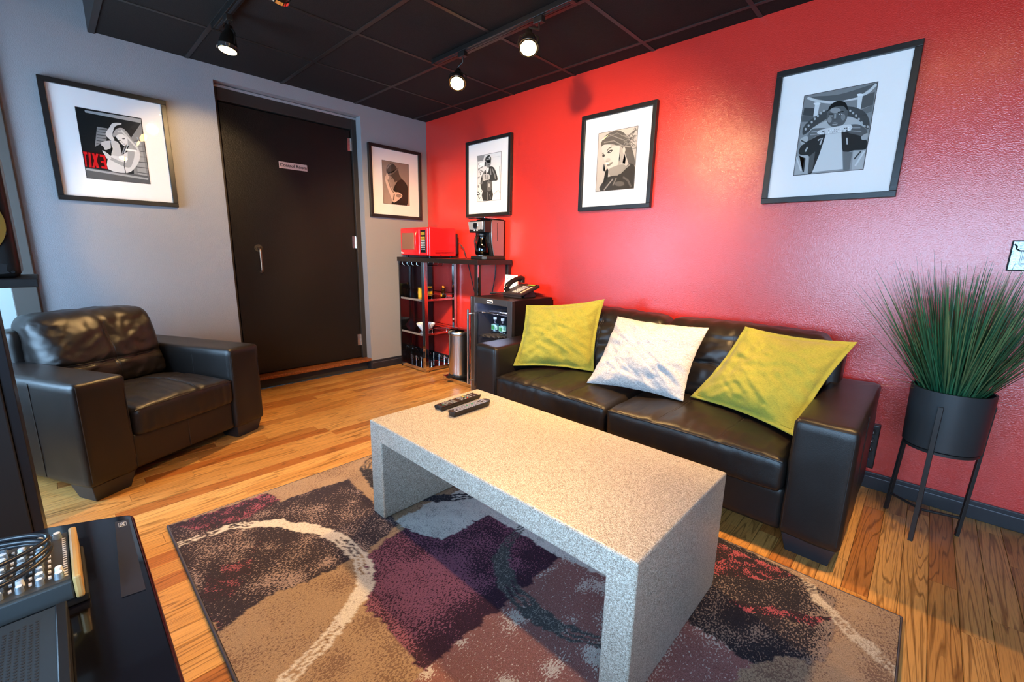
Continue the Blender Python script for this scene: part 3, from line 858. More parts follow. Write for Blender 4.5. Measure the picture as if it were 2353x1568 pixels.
# --- woman with windblown hair
S3 = (1.0, 0.86, 0.72)
p3 = [(crspline([(405, 665), (470, 562), (600, 512), (700, 562), (760, 680), (800, 800), (822, 930), (762, 962), (700, 800), (640, 700), (560, 700), (450, 690), (415, 712)]), g(0.13, S3))]
for i in range(26):
    y = rl.uniform(480, 740)
    x0 = rl.uniform(640, 740); y0 = rl.uniform(570, 720)
    p3.append((line([(x0, y0), ((x0 + 835) / 2, (y0 + y) / 2 + rl.uniform(-20, 30)), (rl.uniform(800, 838), y)], rl.uniform(2, 4.5)), g(rl.choice((0.12, 0.18, 0.3)), S3)))
p3 += [(crspline([(418, 700), (520, 682), (640, 712), (692, 790), (662, 900), (604, 962), (535, 1000), (490, 960), (452, 880), (430, 800)]), g(0.66, S3)),
       (crspline([(640, 712), (692, 790), (668, 890), (604, 962), (640, 850)]), g(0.45, S3)), (crspline([(676, 720), (704, 740), (690, 800), (672, 780)]), g(0.6, S3)),
       (crspline([(500, 992), (640, 930), (712, 950), (650, 1040), (560, 1092)]), g(0.33, S3)),
       (crspline([(412, 1245), (470, 1100), (560, 1062), (640, 1050), (740, 925), (822, 960), (808, 1214)]), g(0.05, S3)),
       (crspline([(470, 1000), (500, 990), (490, 1110), (440, 1180)]), g(0.03, S3)),
       (line([(640, 1040), (720, 960), (760, 930)], 9), g(0.3, S3)), (line([(560, 1100), (480, 1200), (455, 1235)], 7), g(0.32, S3)), (line([(600, 1090), (560, 1180)], 8), g(0.2, S3)), (line([(680, 1080), (740, 1120), (780, 1200)], 12), g(0.13, S3)), (ell(640, 1160, 60, 30), g(0.14, S3)),
       (line([(500, 560), (600, 600), (700, 640)], 6), g(0.28, S3)), (line([(440, 660), (560, 640), (700, 720)], 7), g(0.3, S3)), (line([(520, 700), (640, 700), (760, 720)], 6), g(0.34, S3)), (line([(470, 600), (600, 545), (690, 590)], 5), g(0.25, S3)),
       (crspline([(425, 818), (440, 800), (456, 812), (450, 832), (432, 836)]), g(0.06, S3)), (crspline([(485, 780), (515, 752), (548, 750), (540, 772), (505, 792)]), g(0.07, S3)), (ell(520, 772, 9, 6), g(0.6, S3)),
       (line([(482, 760), (505, 730), (540, 716)], 5), g(0.1, S3)), (line([(424, 800), (445, 786)], 4), g(0.12, S3)), (crspline([(466, 880), (490, 850), (522, 856), (516, 886), (475, 898)]), g(0.52, S3)), (line([(472, 890), (515, 882)], 3), g(0.2, S3)),
       (crspline([(484, 932), (520, 905), (556, 897), (545, 920), (500, 950)]), g(0.22, S3)),
       (line([(448, 925), (442, 1000), (470, 1012), (484, 990)], 3), g(0.08, S3)), (line([(690, 800), (708, 860), (700, 920), (672, 910)], 3), g(0.08, S3))]
QD = [(185, 350), (1090, 145), (1015, 1450), (150, 1490)]
picture('black framed sepia portrait with windblown hair, middle of the red wall', 1.934, 2.506, 1.485, 2.141, 'back', QD,
        [(375, 550), (847, 465), (808, 1212), (355, 1250)], p3, lambda a, b: g(0.5 + 0.1 * (1 - b), S3))
# --- seated man
p4 = [(crspline([(470, 560), (700, 545), (900, 490), (1066, 435), (1060, 450), (980, 500), (900, 560), (750, 600), (600, 600), (520, 580)]), g(0.1)),
      (line([(430, 570), (520, 600), (640, 615), (760, 610), (900, 580), (1000, 510), (1060, 450)], 12), g(0.55)),
      ([(540, 640), (890, 590), (880, 720), (520, 740)], g(0.22)), ([(405, 660), (500, 665), (490, 740), (395, 730)], g(0.06)), ([(935, 560), (1045, 520), (1030, 640), (915, 680)], g(0.09)),
      ([(390, 735), (495, 740), (480, 790), (385, 790)], g(0.1)), ([(915, 690), (1030, 640), (1020, 700), (920, 740)], g(0.14)),
      ([(502, 628), (547, 616), (527, 735), (490, 742)], g(0.62)), ([(890, 545), (937, 540), (916, 692), (886, 682)], g(0.62)), (ell(520, 625, 32, 12), g(0.7)), (ell(912, 548, 32, 12), g(0.7)),
      (crspline([(400, 905), (420, 815), (600, 690), (800, 652), (950, 700), (1002, 800), (985, 862), (900, 800), (800, 742), (600, 772), (450, 885)]), g(0.06)),
      (crspline([(455, 885), (600, 785), (830, 748), (955, 835), (900, 872), (700, 870)]), g(0.42)), ([(345, 1100), (460, 1090), (470, 1250), (340, 1266)], g(0.4)), ([(860, 1060), (970, 1050), (950, 1218), (850, 1222)], g(0.42))]
for i in range(22):
    t_ = i / 21
    x = 425 + 560 * t_; y = 860 - 190 * math.sin(PI * min(1, t_ * 1.05)) - 40 * t_ + (40 * max(0, t_ - 0.8) * 5 * 0.6)
    if 590 < x < 810: continue
    p4.append((ell(x, y - 3, 10, 12, 8), g(0.4)))
p4 += [(crspline([(370, 1065), (400, 1000), (480, 950), (605, 905), (565, 1080), (498, 1248), (460, 1250), (470, 1105), (400, 1092)]), g(0.03)),
       (crspline([(752, 888), (900, 905), (985, 975), (972, 1042), (870, 1050), (770, 1062)]), g(0.025)), ([(770, 1062), (850, 1068), (830, 1222), (776, 1228)], g(0.16)), ([(470, 1100), (520, 1060), (500, 1240), (462, 1250)], g(0.09)),
       (line([(540, 960), (580, 940), (560, 1000)], 7), g(0.5)), (line([(800, 940), (805, 1000)], 6), g(0.5)), (line([(430, 1060), (450, 1020)], 7), g(0.4)), (line([(350, 1110), (400, 1230)], 8), g(0.6)), (line([(375, 1100), (430, 1120), (420, 1240)], 6), g(0.04)), (line([(960, 1060), (880, 1190)], 8), g(0.6)), (line([(870, 1130), (930, 1060)], 6), g(0.05)),
       ([(610, 910), (750, 890), (772, 1216), (500, 1242), (560, 1080)], g(0.6)),
       (crspline([(615, 725), (640, 645), (710, 602), (772, 615), (805, 672), (797, 762), (760, 822), (692, 842), (640, 825), (614, 782)]), g(0.1)),
       (crspline([(618, 700), (645, 640), (710, 601), (775, 615), (803, 668), (800, 690), (760, 650), (690, 655), (640, 680)]), g(0.012)),
       (ell(690, 690, 48, 26), g(0.28)), (ell(640, 775, 20, 26), g(0.24)), (ell(762, 752, 20, 30), g(0.2)), (line([(690, 720), (688, 770)], 9), g(0.26)), (ell(690, 772, 20, 9), g(0.09)),
       (line([(630, 722), (668, 722)], 5), g(0.015)), (line([(712, 708), (765, 700)], 5), g(0.015)), (ell(652, 740, 16, 6), g(0.5)), (ell(738, 725, 18, 6), g(0.5)), (ell(652, 740, 6, 6), g(0.01)), (ell(738, 725, 6, 6), g(0.01)), (ell(688, 812, 26, 13), g(0.3)), (line([(662, 812), (714, 808)], 2.5), g(0.05)),
       (crspline([(440, 930), (480, 862), (540, 850), (612, 855), (622, 900), (520, 922), (460, 962)]), g(0.13)), (crspline([(800, 832), (900, 820), (978, 870), (970, 932), (880, 912), (812, 892)]), g(0.1)),
       (line([(480, 885), (600, 872)], 5), g(0.3)), (line([(470, 910), (590, 900)], 5), g(0.28)), (line([(820, 850), (920, 850)], 5), g(0.26)), (line([(820, 875), (930, 885)], 5), g(0.25)),
       (crspline([(380, 950), (440, 920), (450, 960), (400, 1000)]), g(0.4)), (line([(390, 960), (440, 985)], 6), g(0.05)), (crspline([(930, 930), (985, 900), (985, 950), (940, 960)]), g(0.35)),
       (crspline([(545, 872), (690, 840), (832, 820), (834, 872), (700, 896), (550, 908)], 2), g(0.6))]
for i in range(15):
    for j in range(2):
        x = 560 + i * 18; y = 878 + j * 20 - i * 2.2
        if rl.random() < 0.75: p4.append(([(x, y), (x + rl.uniform(6, 12), y - 2), (x + rl.uniform(6, 11), y + rl.uniform(5, 12)), (x + 1, y + 9)], g(rl.choice((0.03, 0.15, 0.85)))))
QE = [(160, 345), (1510, 15), (1245, 1465), (55, 1520)]
picture('black framed photo of a seated figure in a pale shirt, rightmost on the red wall', 3.173, 3.745, 1.467, 2.135, 'back', QE,
        [(405, 553), (1070, 430), (950, 1218), (335, 1268)], p4, lambda a, b: g(0.2 + 0.1 * b))

# ================================================================== LEATHER SEATING
def rbox(x0, x1, y0, y1, z0, z1, r, nx, ny, nz, deform=None):
    def lspace(a, b, n):
        # denser near the ends so the rounded edges get samples
        o = []
        for i in range(n + 1):
            t = i / n
            t = t + 0.0 * t
            s = 0.5 - 0.5 * math.cos(PI * t)
            o.append(a + (b - a) * (0.45 * t + 0.55 * s))
        return o
    X_, Y_, Z_ = lspace(x0, x1, nx), lspace(y0, y1, ny), lspace(z0, z1, nz)
    vs, idx, fs = [], {}, []
    def V(i, j, k):
        key = (i, j, k)
        if key in idx: return idx[key]
        p = Vector((X_[i], Y_[j], Z_[k]))
        q = Vector((min(max(p.x, x0 + r), x1 - r), min(max(p.y, y0 + r), y1 - r), min(max(p.z, z0 + r), z1 - r)))
        d = p - q
        nrm = d.normalized() if d.length > 1e-9 else Vector((0, 0, 1))
        p = q + nrm * r
        if deform: p = deform(p, nrm)
        idx[key] = len(vs); vs.append(p); return idx[key]
    for i in range(nx):
        for j in range(ny):
            fs.append((V(i, j, 0), V(i, j + 1, 0), V(i + 1, j + 1, 0), V(i + 1, j, 0)))
            fs.append((V(i, j, nz), V(i + 1, j, nz), V(i + 1, j + 1, nz), V(i, j + 1, nz)))
    for i in range(nx):
        for k in range(nz):
            fs.append((V(i, 0, k), V(i + 1, 0, k), V(i + 1, 0, k + 1), V(i, 0, k + 1)))
            fs.append((V(i, ny, k), V(i, ny, k + 1), V(i + 1, ny, k + 1), V(i + 1, ny, k)))
    for j in range(ny):
        for k in range(nz):
            fs.append((V(0, j, k), V(0, j, k + 1), V(0, j + 1, k + 1), V(0, j + 1, k)))
            fs.append((V(nx, j, k), V(nx, j + 1, k), V(nx, j + 1, k + 1), V(nx, j, k + 1)))
    return MB().add(vs, fs)

def gs(a, w): return math.exp(-(a / w) ** 2)

def seating(root, width, nseat, aw=0.205, depth=0.88, seams='pair', seed=0):
    """local frame: x right, y to the back, z up; front at y=0"""
    AH, Z0 = 0.575, 0.078
    B = dict(world=False)
    # arms
    for side in (0, 1):
        x0 = 0 if side == 0 else width - aw
        arm = rbox(x0, x0 + aw, 0, depth, Z0, AH, 0.022, 10, 24, 14,
                   lambda p, n: p + n * (0.004 * fbm(p.x * 7 + seed, p.y * 5, p.z * 6) if n.z < 0.9 else 0.003 * fbm(p.x * 9, p.y * 4 + seed)))
        a = arm.build('arm', LEATHER, root, smooth=180, **B)
        sm = MB()
        e = 0.0125
        sm.tube([(x0 + e, 0.0026, Z0 + 0.03), (x0 + e, 0.0026, AH - e), (x0 + aw - e, 0.0026, AH - e), (x0 + aw - e, 0.0026, Z0 + 0.03)], 0.0016, 6)
        sm.build('front_seam', SEAMM, a, smooth=60, **B)
        for xx in ((x0 - 0.0005, x0 + aw + 0.0005)):
            MB().tube([(xx, depth * 0.34, Z0 + 0.02), (xx, depth * 0.34, AH - 0.02)], 0.0018, 6).build('side_seam', SEAMM, a, smooth=60, **B)
        # foot block under the arm front
        MB().hexa([(x0 + 0.03, 0.035, 0), (x0 + aw - 0.03, 0.035, 0), (x0 + aw - 0.03, 0.15, 0), (x0 + 0.03, 0.15, 0),
                   (x0 + 0.012, 0.015, Z0 + 0.004), (x0 + aw - 0.012, 0.015, Z0 + 0.004), (x0 + aw - 0.012, 0.17, Z0 + 0.004), (x0 + 0.012, 0.17, Z0 + 0.004)]).build('foot', FOOTM, root, bevel=0.003, **B)
        MB().hexa([(x0 + 0.03, depth - 0.13, 0), (x0 + aw - 0.03, depth - 0.13, 0), (x0 + aw - 0.03, depth - 0.035, 0), (x0 + 0.03, depth - 0.035, 0),
                   (x0 + 0.02, depth - 0.15, Z0 + 0.004), (x0 + aw - 0.02, depth - 0.15, Z0 + 0.004), (x0 + aw - 0.02, depth - 0.015, Z0 + 0.004), (x0 + 0.02, depth - 0.015, Z0 + 0.004)]).build('foot', FOOTM, root, bevel=0.003, **B)
    # base rail and back frame
    base = rbox(aw - 0.004, width - aw + 0.004, 0.022, depth - 0.03, Z0, 0.262, 0.014, 30, 12, 8,
                lambda p, n: p + n * 0.003 * fbm(p.x * 5 + seed, p.y * 5, p.z * 5)).build('base', LEATHER, root, smooth=180, **B)
    inner = width - 2 * aw
    for i in range(nseat * 2 - 1):
        xx = aw + inner * (i + 1) / (nseat * 2)
        MB().tube([(xx, 0.021, Z0 + 0.01), (xx, 0.021, 0.25)], 0.0018, 6).build('front_seam', SEAMM, base, smooth=60, **B)
    rbox(aw * 0.75, width - aw * 0.75, depth - 0.17, depth - 0.01, 0.2, 0.735, 0.03, 20, 6, 16,
         lambda p, n: p + n * 0.004 * fbm(p.x * 5 + seed, p.y * 5, p.z * 6)).build('back_frame', LEATHER, root, smooth=180, **B)
    # seat cushions
    sw = inner / nseat
    for s in range(nseat):
        cx0, cx1 = aw + s * sw + 0.003, aw + (s + 1) * sw - 0.003
        if seams == 'pair': sx = [cx0 + sw * 0.33, cx0 + sw * 0.67]
        else: sx = [cx0 + sw * 0.62]
        def dseat(p, n, cx0=cx0, cx1=cx1, sx=sx, s=s):
            u = (p.x - cx0) / (cx1 - cx0); v = (p.y - 0.0) / 0.56
            q = p.copy()
            up = max(0, n.z)
            crown = 0.040 * (max(0, math.sin(PI * min(max(u, 0), 1))) ** 0.5) * (max(0, math.sin(PI * min(max(v * 0.93 + 0.07, 0), 1))) ** 0.6)
            q.z += crown * up
            for x_ in sx:
                q.z -= 0.007 * gs(p.x - x_ - 0.02 * math.sin(v * 3), 0.018) * up
            if seams == 'fork':
                q.z -= 0.006 * gs(p.y - 0.30 - 0.10 * abs(u - 0.55), 0.018) * up * (1 if v < 0.8 else 0)
            # gathers running back from the front edge
            fr_ = gs(v - 0.16, 0.16)
            q.z += up * fr_ * 0.008 * fbm(p.x * 30 + seed + s * 5, p.y * 3, 1.7)
            q.z += up * 0.004 * fbm(p.x * 9 + seed, p.y * 9 + s * 3, 0.2)
            if n.y < -0.4:
                q.y -= 0.018 * (max(0, math.sin(PI * min(max(u, 0), 1))) ** 0.4)
                q.y += 0.004 * fbm(p.x * 26 + seed, p.z * 7, 4.1)
            return q
        c = rbox(cx0, cx1, -0.004, 0.62, 0.248, 0.392, 0.03, 64, 44, 12, dseat).build('seat_cushion', LEATHER, root, smooth=180, **B)
        for x_ in sx:
            for dx in (-0.006, 0.006):
                tp_ = []
                for k in range(15):
                    y_ = 0.035 + 0.52 * k / 14
                    xx = x_ + 0.02 * math.sin(y_ / 0.56 * 3) + dx
                    q = dseat(Vector((xx, y_, 0.392)), Vector((0, 0, 1))); tp_.append((q.x, q.y, q.z + 0.0006))
                MB().tube(tp_, 0.0015, 5).build('stitch', SEAMM, c, smooth=60, **B)
        if seams == 'fork':
            tp_ = []
            for k in range(21):
                xx = cx0 + 0.03 + (cx1 - cx0 - 0.06) * k / 20
                y_ = 0.30 + 0.10 * abs((xx - cx0) / (cx1 - cx0) - 0.55)
                q = dseat(Vector((xx, y_, 0.392)), Vector((0, 0, 1))); tp_.append((q.x, q.y, q.z + 0.0006))
            MB().tube(tp_, 0.0015, 5).build('stitch', SEAMM, c, smooth=60, **B)
        pts = []
        for i in range(41):
            x_ = cx0 + 0.012 + (cx1 - cx0 - 0.024) * i / 40
            u = (x_ - cx0) / (cx1 - cx0)
            pts.append((x_, -0.002 - 0.016 * (math.sin(PI * u) ** 0.4) + 0.004, 0.381 + 0.012 * math.sin(PI * u) ** 0.5))
        MB().tube(pts, 0.0042, 6).build('piping', LEATHER, c, smooth=60, **B)
        # back cushion, leaning
        bx0, bx1 = (aw + s * sw - 0.0, aw + (s + 1) * sw) if nseat > 1 else (aw - 0.012, width - aw + 0.012)
        by = 0.505
        mid = (bx0 + bx1) / 2
        zs_ = 0.54 if nseat == 1 else 0.60
        def dback(p, n, bx0=bx0, bx1=bx1, mid=mid, s=s):
            u = (p.x - bx0) / (bx1 - bx0); v = (p.z - 0.40) / 0.40
            q = p.copy()
            f = max(0, -n.y)
            q.y -= 0.055 * f * (max(0, math.sin(PI * min(max(u, 0), 1))) ** 0.5) * (max(0, math.sin(PI * min(max(v, 0), 1))) ** 0.5)
            q.y += 0.010 * f * gs(p.x - mid, 0.016)
            q.y += 0.010 * f * gs(p.z - zs_, 0.016)
            if nseat > 1: q.y += 0.008 * f * gs(p.z - 0.735, 0.014)
            a_ = p.x * 0.8 + p.z * 0.6; b_ = -p.x * 0.6 + p.z * 0.8
            w = fbm(a_ * 7 + seed * 3 + 1.5 * fbm(p.x * 4, p.z * 4, seed), b_ * 12 + s * 4, 0.5)
            q.y += 0.011 * f * w * (0.35 + gs(v - 0.7, 0.4))
            q.y += 0.006 * f * fbm(b_ * 24 + 2 * fbm(p.x * 6, p.z * 6), a_ * 10 + seed, 2.2)
            q.z += max(0, n.z) * (0.022 * (max(0, math.sin(PI * min(max(u, 0), 1))) ** 0.4) + 0.006 * fbm(p.x * 15 + seed, p.y * 10, 3))
            q.x += 0.006 * fbm(p.y * 9, p.z * 9, seed + 1.0) * abs(n.x)
            q.y += (p.z - 0.42) * 0.30          # recline
            return q
        bc = rbox(bx0, bx1, by, by + 0.20, 0.385, 0.795, 0.055, 60, 14, 60, dback).build('back_cushion', LEATHER, root, smooth=180, **B)
        def fpt(x_, z_):
            q = dback(Vector((x_, by, z_)), Vector((0, -1, 0))); return (q.x, q.y - 0.0008, q.z)
        for dx in (-0.007, 0.007):
            MB().tube([fpt(mid + dx, z_) for z_ in np.linspace(0.43, 0.75, 24)], 0.0015, 5).build('stitch', SEAMM, bc, smooth=60, **B)
            MB().tube([fpt(x_, zs_ + dx) for x_ in np.linspace(bx0 + 0.05, bx1 - 0.05, 40)], 0.0015, 5).build('stitch', SEAMM, bc, smooth=60, **B)

sofa = thing('sofa', 'black leather two seat sofa against the red wall', 'sofa', (1.78, -0.925, 0), 0)
seating(sofa, 2.05, 2, 0.205, 0.87, 'pair', 1)
cha = thing('armchair', 'black leather armchair with square arms beside the black door', 'armchair', (1.307, -2.823, 0), math.atan2(0.8896, -0.4567))
seating(cha, 0.968, 1, 0.208, 0.88, 'fork', 6)

# ------------------------------------------------------------------ throw pillows
def pillow(label, tl, tr, br, bl, m, thick, flange, seed, bow=0.04, rot=0.0):
    tl, tr, br, bl = map(Vector, (tl, tr, br, bl))
    c = (tl + tr + br + bl) / 4
    nrm = ((bl - tl).cross(tr - tl)).normalized()
    n = 56
    vs, fs, uv = [], [], []
    def pt(u, v, s):
        su, sv = math.sin(PI * u), math.sin(PI * v)
        uu = u + bow * sv * (0.5 - u) * (1 - su) * 2.0
        vv = v + bow * su * (0.5 - v) * (1 - sv) * 2.0
        p = (tl * (1 - uu) + tr * uu) * (1 - vv) + (bl * (1 - uu) + br * uu) * vv
        a = min(max((u - flange) / (1 - 2 * flange), 0), 1); b = min(max((v - flange) / (1 - 2 * flange), 0), 1)
        pr = (max(0, math.sin(PI * a)) * max(0, math.sin(PI * b))) ** 0.5
        w = fbm(u * 3.2 + seed, v * 3.2, 0.3) * 0.022 * pr
        c_, d_ = u * 0.8 + v * 0.6, -u * 0.6 + v * 0.8
        w += fbm(c_ * 5 + seed + 1.5 * fbm(u * 3, v * 3, 1), d_ * 16, 0.9) * 0.013 * pr
        ang = math.atan2(v - 0.5, u - 0.5); rad = math.hypot(u - 0.5, v - 0.5)
        w += 0.011 * math.sin(ang * 17 + seed + 3 * fbm(u * 2, v * 2)) * max(0, rad - 0.22) * 2.2 * (pr ** 0.6)
        edge = 1 - min(1, pr * 3)
        ruf = edge * 0.006 * fbm(u * 11 + seed, v * 11, 5.0)
        return p + nrm * (s * thick * pr * (0.55 if s > 0 else 0.45) + (w if s > 0 else 0.3 * w) + ruf + (0.0012 * s))
    for s in (1, -1):
        for j in range(n + 1):
            for i in range(n + 1):
                u, v = i / n, j / n
                vs.append(pt(u, v, s)); uv.append((u, v, seed * 0.37 + (0 if s > 0 else 3)))
    K = (n + 1) ** 2
    for j in range(n):
        for i in range(n):
            a, b_, c_, d = j * (n + 1) + i, j * (n + 1) + i + 1, (j + 1) * (n + 1) + i + 1, (j + 1) * (n + 1) + i
            fs.append((a, d, c_, b_)); fs.append((K + a, K + b_, K + c_, K + d))
    rim = list(range(n + 1)) + [j * (n + 1) + n for j in range(1, n + 1)] + [n * (n + 1) + i for i in range(n - 1, -1, -1)] + [j * (n + 1) for j in range(n - 1, 0, -1)]
    for i in range(len(rim)):
        a, b_ = rim[i], rim[(i + 1) % len(rim)]
        fs.append((a, b_, K + b_, K + a))
    root = thing('throw_pillow', label, 'pillow', ((bl + br) / 2)[:], 0, 'throw pillows on the sofa')
    mb = MB().add(vs, fs)
    o = mb.build('cover', m, root, smooth=180)
    at = o.data.attributes.new('puv', 'FLOAT_VECTOR', 'POINT')
    at.data.foreach_set('vector', [x for p in uv for x in p])
    if flange > 0.01:
        pts = []
        f = flange
        for k in range(4):
            for i in range(20):
                t_ = f + (1 - 2 * f) * i / 20
                u, v = [(t_, f), (1 - f, t_), (1 - t_, 1 - f), (f, 1 - t_)][k]
                pts.append(pt(u, v, 1) + nrm * 0.001)
        MB().tube(pts, 0.0016, 5, closed=True).build('flange_stitch', MATS['green_stitch'] if 'green_stitch' in MATS else mat('green_stitch', hx('77731c'), 0.9), root, smooth=60)
    return root
pillow('olive green pillow with flat flange leaning in the sofa corner by the fridge', (1.945, -0.60, 0.823), (2.39, -0.325, 0.886), (2.432, -0.47, 0.425), (1.99, -0.768, 0.432), GREENF, 0.15, 0.045, 2)
pillow('nubby white pillow in the middle of the sofa', (2.572, -0.46, 0.805), (3.115, -0.46, 0.805), (3.088, -0.64, 0.432), (2.552, -0.73, 0.432), WHITEF, 0.17, 0.004, 5)
pillow('mustard green pillow tilted over the sofa arm nearest the plant', (3.262, -0.36, 0.82), (3.727, -0.33, 0.806), (3.604, -0.735, 0.432), (3.083, -0.535, 0.432), GREENF, 0.16, 0.045, 9)

# ================================================================== BAR TABLE WITH SHELF TOWER
BW = mat('black_brown_veneer', hx('1c1412'), 0.32)
bar = thing('bar_table', 'black bar table with chrome shelf tower in the room corner', 'table', (0.66, -0.22, 0))
bx0, bx1, by0, by1 = 0.07, 1.255, -0.43, -0.018
MB().box(bx0, bx1, by0, by1, 1.07, 1.11).build('bar_top', BW, bar, bevel=0.0015)
# tower
def leg(x0, x1, y0, y1, z0, z1, m=CHROME, nm='leg'):
    return MB().box(x0, x1, y0, y1, z0, z1).build(nm, m, bar, bevel=0.003)
MB().box(bx0 + 0.002, bx0 + 0.02, by0 + 0.012, by1 - 0.002, 0.0, 1.07).build('side_panel', BLACKG, bar, bevel=0.001)
leg(0.458, 0.502, by0 + 0.012, by0 + 0.052, 0, 1.07)
leg(0.458, 0.492, by1 - 0.036, by1 - 0.004, 0, 1.07)
for z in (0.70, 0.365):
    sh = MB().box(bx0 + 0.02, 0.458, by0 + 0.03, by1 - 0.01, z + 0.008, z + 0.018).build('shelf', SMOKE, bar)
    f = MB()
    f.box(bx0 + 0.02, 0.458, by0 + 0.016, by0 + 0.03, z, z + 0.02).box(bx0 + 0.02, 0.458, by1 - 0.02, by1 - 0.008, z, z + 0.02)
    f.box(0.462, 0.478, by0 + 0.052, by1 - 0.036, z, z + 0.02)
    f.build('shelf_rim', CHROME, sh, bevel=0.001)
    w = MB()
    w.tube([(0.47, by0 + 0.06, z + 0.06), (0.47, by1 - 0.04, z + 0.06)], 0.0025, 6)
    for yy in (by0 + 0.12, by1 - 0.12): w.tube([(0.47, yy, z + 0.018), (0.47, yy, z + 0.06)], 0.0022, 6)
    w.tube([(bx0 + 0.03, by1 - 0.014, z + 0.06), (0.46, by1 - 0.014, z + 0.06)], 0.0025, 6)
    w.build('gallery_rail', CHROME, sh, smooth=50)
bs_ = MB().box(bx0 + 0.02, 0.458, by0 + 0.03, by1 - 0.01, 0.035, 0.043).build('shelf', BLACKG, bar)
f = MB()
f.box(bx0 + 0.02, 0.458, by0 + 0.014, by0 + 0.034, 0.012, 0.045).box(0.462, 0.482, by0 + 0.052, by1 - 0.036, 0.012, 0.045)
f.build('shelf_rim', CHROME, bs_, bevel=0.001)
w = MB()
w.tube([(0.47, by0 + 0.06, 0.10), (0.47, by1 - 0.04, 0.10)], 0.0025, 6)
for yy in (by0 + 0.1, by1 - 0.1): w.tube([(0.47, yy, 0.045), (0.47, yy, 0.10)], 0.0022, 6)
w.build('gallery_rail', CHROME, bs_, smooth=50)
# wire wine racks on the base
for yy in (by0 + 0.10, by1 - 0.09):
    w = MB(); pts = []
    for i in range(61):
        x_ = bx0 + 0.05 + (0.36) * i / 60
        ph = (i % 15) / 15
        pts.append((x_, yy, 0.10 + 0.035 * abs(math.cos(PI * ph)) - 0.02))
    w.tube(pts, 0.0026, 6)
    for i in range(5):
        x_ = bx0 + 0.05 + 0.36 * i / 4
        w.tube([(x_, yy, 0.044), (x_, yy, 0.112)], 0.0024, 6)
    w.build('bottle_rack', CHROME, bar, smooth=50)
# hanging stemware rails under the top
for i, x_ in enumerate((0.14, 0.22, 0.30, 0.38)):
    pts = [(x_ - 0.025, by0 + 0.035, 1.068), (x_ - 0.022, by0 + 0.03, 1.045), (x_, by0 + 0.04, 1.03), (x_ + 0.004, by1 - 0.1, 1.03), (x_ + 0.02, by1 - 0.09, 1.068)]
    MB().tube(pts, 0.0028, 6).build('glass_rail', CHROME, bar, smooth=60)
# end leg with base plate
leg(1.205, 1.245, by0 + 0.012, by0 + 0.052, 0.04, 1.07, BW)
MB().box(1.2451, 1.2466, by0 + 0.014, by0 + 0.024, 0.05, 1.068).build('leg_edge', CHROME, bar)
leg(1.205, 1.24, by1 - 0.036, by1 - 0.004, 0.04, 1.07, BW)
bp0 = MB().box(0.775, 1.243, by0 + 0.035, by1, 0.012, 0.036).build('base_plate', BLACKG, bar, bevel=0.002)
MB().box(0.775, 1.243, by0 + 0.018, by0 + 0.034, 0.004, 0.037).box(0.758, 0.774, by0 + 0.018, by1, 0.004, 0.037).build('plate_rim', CHROME, bp0, bevel=0.001)

# ------------------------------------------------------------------ microwave
MWR = mat('red_enamel', hx('e01f26'), 0.22, coat=0.4)
MWD = mat('dark_red_vent', hx('8a0c12'), 0.4)
mw = thing('microwave', 'red countertop microwave on the bar table', 'microwave', (0.342, -0.24, 1.11))
mx0, mx1, my0, my1, mz0, mz1 = 0.118, 0.565, -0.392, -0.085, 1.127, 1.388
body = MB().box(mx0, mx1, my0, my1, mz0, mz1).build('body', MWR, mw, bevel=0.008, seg=3)
MB().box(mx0 + 0.02, mx1 - 0.01, my1, my1 + 0.03, mz0 + 0.02, mz1 - 0.05).build('rear_housing', BLACKP, mw, bevel=0.004)
# door: bowed front
dr = rbox(mx0 + 0.002, mx0 + 0.318, my0 - 0.022, my0 + 0.004, mz0 + 0.004, mz1 - 0.004, 0.01, 24, 4, 16,
          lambda p, n: p + Vector((0, -0.010 * math.sin(PI * min(max((p.x - mx0) / 0.32, 0), 1)) if n.y < 0 else 0, 0)))
dr = dr.build('door', MWR, mw, smooth=180)
MB().box(mx0 + 0.045, mx0 + 0.245, my0 - 0.0365, my0 - 0.02, mz0 + 0.055, mz1 - 0.05).build('window', mat('microwave_window', hx('8a5b45'), 0.25, bump=(900, 0.3, 0.001, 1)), dr, bevel=0.006)
MB().tube([(mx0 + 0.285, my0 - 0.020, mz0 + 0.03), (mx0 + 0.285, my0 - 0.038, mz0 + 0.06), (mx0 + 0.285, my0 - 0.042, (mz0 + mz1) / 2), (mx0 + 0.285, my0 - 0.038, mz1 - 0.06), (mx0 + 0.285, my0 - 0.020, mz1 - 0.03)], 0.011, 10).build('door_grip', MWR, dr, smooth=60)
for i, (a, b_) in enumerate(((0.0, 0.016), (0.02, 0.03), (0.033, 0.042), (0.045, 0.052))):
    MB().box(mx0 + 0.02 + a * 0.9, mx0 + 0.02 + b_ * 0.9, my0 - 0.0285, my0 - 0.0265, mz0 + 0.018, mz0 + 0.028 + (0.006 if i == 0 else 0)).build('maker_mark', WHITEP, dr)
cp_ = MB().box(mx0 + 0.325, mx1 - 0.006, my0 - 0.02, my0 + 0.002, mz0 + 0.004, mz1 - 0.004).build('control_side', MWR, mw, bevel=0.008, seg=3)
pn = MB().box(mx0 + 0.336, mx0 + 0.415, my0 - 0.0235, my0 - 0.018, mz0 + 0.03, mz1 - 0.028).build('control_panel', BLACKG, cp_, bevel=0.002)
MB().box(mx0 + 0.345, mx0 + 0.406, my0 - 0.0245, my0 - 0.0232, mz1 - 0.072, mz1 - 0.045).build('display', mat('amber_display', hx('2a1d05'), 0.2, emit=(1.0, 0.6, 0.05), estr=0.5), cp_)
bt = MB(); bl_ = MB()
